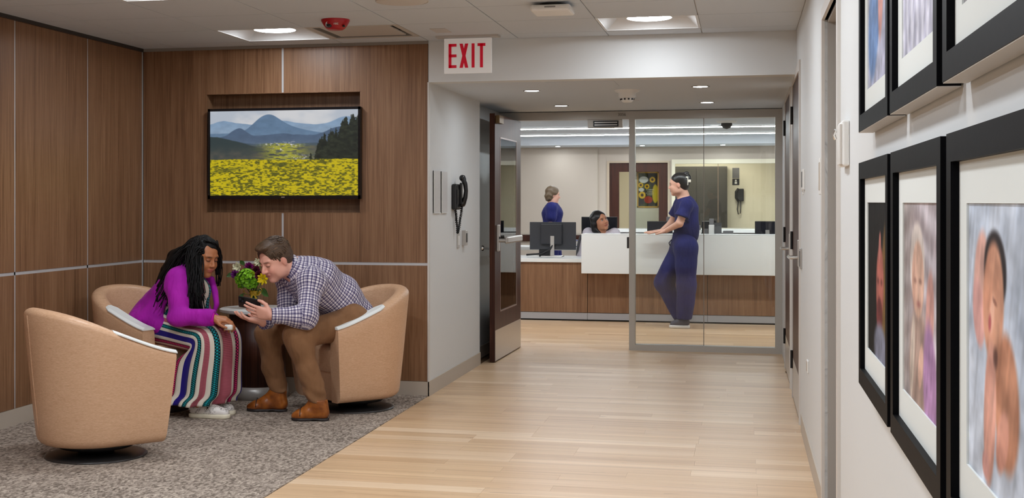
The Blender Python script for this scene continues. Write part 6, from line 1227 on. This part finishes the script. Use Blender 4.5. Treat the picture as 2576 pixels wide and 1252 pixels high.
def receptionist():
    Y = 15.20; A_ = lambda x, y, dy=0.0: at(x, y, Y + dy); hc = A_(1509, 556); nek = A_(1510, 586, .03); che = A_(1511, 622, .06); pel = A_(1511, 690, .12); sL, sR = A_(1479, 586, .06), A_(1546, 587, .06); eL, eR = A_(1464, 645, -.02), A_(1560, 645, -.02); wL, wR = A_(1490, 690, -.22), A_(1535, 690, -.22)
    fwd = .50 * _rt - .84 * _fw + np.array([0, 0, .16]); M = frame_from(fwd, -.32 * _rt + np.array([0, 0, 1.])); s = .98; S = Sculpt(.02); T = head_shapes(S, hc, M, s, True, .95)
    S.cap(nek, T((-.02, 0, -.06)), .05, .046, .03).chain([pel, che, nek], [.12, .115, .06], .05).cap(sL, che, .05, .09, .05).cap(sR, che, .05, .09, .05).chain([sL, eL, wL], [.047, .038, .026], .02).chain([sR, eR, wR], [.047, .038, .026], .02)
    kL, kR = pel + [-.09, -.42, .02], pel + [.09, -.42, .02]; S.chain([pel + [-.08, 0, -.02], kL, [kL[0], kL[1], .08]], [.085, .058, .036], .02).chain([pel + [.08, 0, -.02], kR, [kR[0], kR[1], .08]], [.085, .058, .036], .02); hand(S, wL, (.3, -1, -.1), (0, 0, -1), 1, (.2, .2, .25, .3)); hand(S, wR, (-.3, -1, -.1), (0, 0, -1), -1, (.2, .2, .25, .3))
    body, P = S.build('person', skin_mat('receptionist_skin'), None, .0055); set_col(body, paint_head(P, T, M, hc, s, s2l((196, 136, 104)), s2l((160, 76, 70)), s2l((200, 126, 96)), s2l((20, 14, 12)))); tag(body, 'dark haired receptionist in a white coat seated behind the counter', 'person', 'reception staff'); eyes(body, T, M, s, plain('rec_lid', rgb(160, 100, 74), .45), (1, -.1, .2), -.15)
    TEE = Sculpt(.03); TEE.chain([pel, che, mid(che, nek, .8)], [.13, .128, .075], .05); TEE.build('black_top', BLACKM, body, .008)
    J = Sculpt(.03); J.chain([pel, che, mid(che, nek, .45)], [.15, .140, .072], .06).cap(sL, mid(che, nek, .5), .052, .075, .06).cap(sR, mid(che, nek, .5), .052, .075, .06).cap(sL, che, .05, .10, .05).cap(sR, che, .05, .10, .05).chain([sL, eL, wL], [.055, .055, .046], .03).chain([sR, eR, wR], [.055, .055, .046], .03).subcap(nek - _fw * .07 + [0, 0, .03], che - _fw * .16, .060, .06, .012).plane(wL, wL - eL, wL, .1).plane(wR, wR - eR, wR, .1); J.disp = wrinkle(.004, 26, 41); J.build('white_coat', cloth_mat('white_coat_cloth', lambda t: t.mix(.5, rgb(226, 220, 228), rgb(214, 206, 218)), .8), body, .0075, 2)
    Tr = Sculpt(.03); Tr.chain([pel + [-.08, 0, -.02], kL, [kL[0], kL[1], .10]], [.11, .08, .06], .03).chain([pel + [.08, 0, -.02], kR, [kR[0], kR[1], .10]], [.11, .08, .06], .03); Tr.build('trousers', NAVY, body, .009); 
    for k_ in (kL, kR): sh = Sculpt(.02); sh.cap([k_[0], k_[1] + .03, .045], [k_[0], k_[1] - .13, .038], .042, .036).plane([0, 0, .004], (0, 0, -1)); sh.build('shoe', BLACKP, body, .008)
    hs = Sculpt(.012); m = M.astype(np.float32); hs.ell(T((-.020, 0, .046)), np.array([.103, .086, .090]) * s, m).ell(T((-.055, 0, -.03)), np.array([.062, .084, .095]) * s, m, .03)
    for y, ends in ((1, ((1476, 590, .07), (1484, 596, .03))), (-1, ((1537, 598, .05), (1531, 604, -.06)))):
        for (x_, y_, d_) in ends: hs.chain([T((-.02, y * .078, .05)), T((-.02, y * .086, -.02)), T((-.03, y * .088, -.08)), A_(x_, y_, d_)], [.026, .027, .026, .010], .025)
    hs.sub(T((.122, 0, -.032)), np.array([.098, .070, .125]) * s, m, .01); hs.disp = wrinkle(.003, 60, 4); hs.build('hair', BLKH, body, .005)
receptionist()
def passer():
    Y = 18.9; A_ = lambda x, y, dy=0.0: at(x, y, Y + dy); hc = A_(1391, 490); nek = A_(1390, 511); che = A_(1390, 535); pel = A_(1390, 598); sN, sF = A_(1388, 523, -.17), A_(1390, 523, .17); eN, wN = A_(1386, 562, -.21), A_(1400, 590, -.20); eF, wF = A_(1390, 562, .21), A_(1402, 590, .2)
    hN, hF = A_(1390, 605, -.09), A_(1390, 605, .09); kN, kF = A_(1384, 670, -.09), A_(1400, 668, .09); aN, aF = A_(1372, 728, -.09), A_(1408, 728, .09); aN[2] = aF[2] = .09
    fwd = .97 * _rt + .1 * _fw + np.array([0, 0, -.15]); M = frame_from(fwd, (0, 0, 1)); s = .95; S = Sculpt(.02); T = head_shapes(S, hc, M, s, True); S.cap(nek, T((-.02, 0, -.06)), .05, .046, .03).chain([pel, che, nek], [.12, .115, .06], .05).cap(sN, che, .05, .09, .05).cap(sF, che, .05, .09, .05).chain([sN, eN, wN], [.047, .038, .026], .02).chain([sF, eF, wF], [.047, .038, .026], .02).chain([hN, kN, aN], [.085, .058, .036], .02).chain([hF, kF, aF], [.085, .058, .036], .02); hand(S, wN, (.3, 0, -1), (1, 0, .2), 1); hand(S, wF, (.3, 0, -1), (1, 0, .2), -1)
    body, P = S.build('person', skin_mat('passer_skin'), None, .007); set_col(body, paint_head(P, T, M, hc, s, s2l((208, 160, 140)), s2l((180, 100, 96)), s2l((210, 140, 124)), s2l((80, 60, 46)))); tag(body, 'person in navy scrubs walking past the beige wall far behind the counter', 'person', 'reception staff'); eyes(body, T, M, s, plain('passer_lid', rgb(196, 146, 126), .45), lash=False)
    Tp = Sculpt(.03); Tp.chain([A_(1390, 606), A_(1390, 570), che, mid(che, nek, .7)], [.145, .13, .14, .08], .06).cap(sN, che, .078, .11, .05).cap(sF, che, .078, .11, .05).cap(sN, mid(sN, eN, .6), .075, .08, .03).cap(sF, mid(sF, eF, .6), .075, .08, .03); Tp.disp = wrinkle(.004, 24, 51); Tp.build('scrub_top', NAVY, body, .009, 2)
    Tr = Sculpt(.03); Tr.cap(hN, hF, .13, .13, .05).chain([hN, kN, aN], [.12, .09, .075], .03).chain([hF, kF, aF], [.12, .09, .075], .03); Tr.build('scrub_trousers', NAVY, body, .01)
    for a in (aN, aF): sh = Sculpt(.02); sh.cap([a[0] - .02, a[1], .05], [a[0] + .12, a[1], .04], .045, .036).plane([0, 0, .002], (0, 0, -1)); sh.build('shoe', WHITEP, body, .009)
    HB = NT('ash_brown_hair'); HB.bs(color=rgb(96, 78, 58), rough=.5); hs = Sculpt(.012); m = M.astype(np.float32); hs.ell(T((-.020, 0, .046)), np.array([.108, .092, .092]) * s, m).ell(T((-.05, 0, -.03)), np.array([.072, .09, .085]) * s, m, .03).sub(T((.112, 0, -.03)), np.array([.09, .085, .112]) * s, m, .01); hs.disp = wrinkle(.003, 80, 4); hs.build('hair', HB.m, body, .007)
passer()
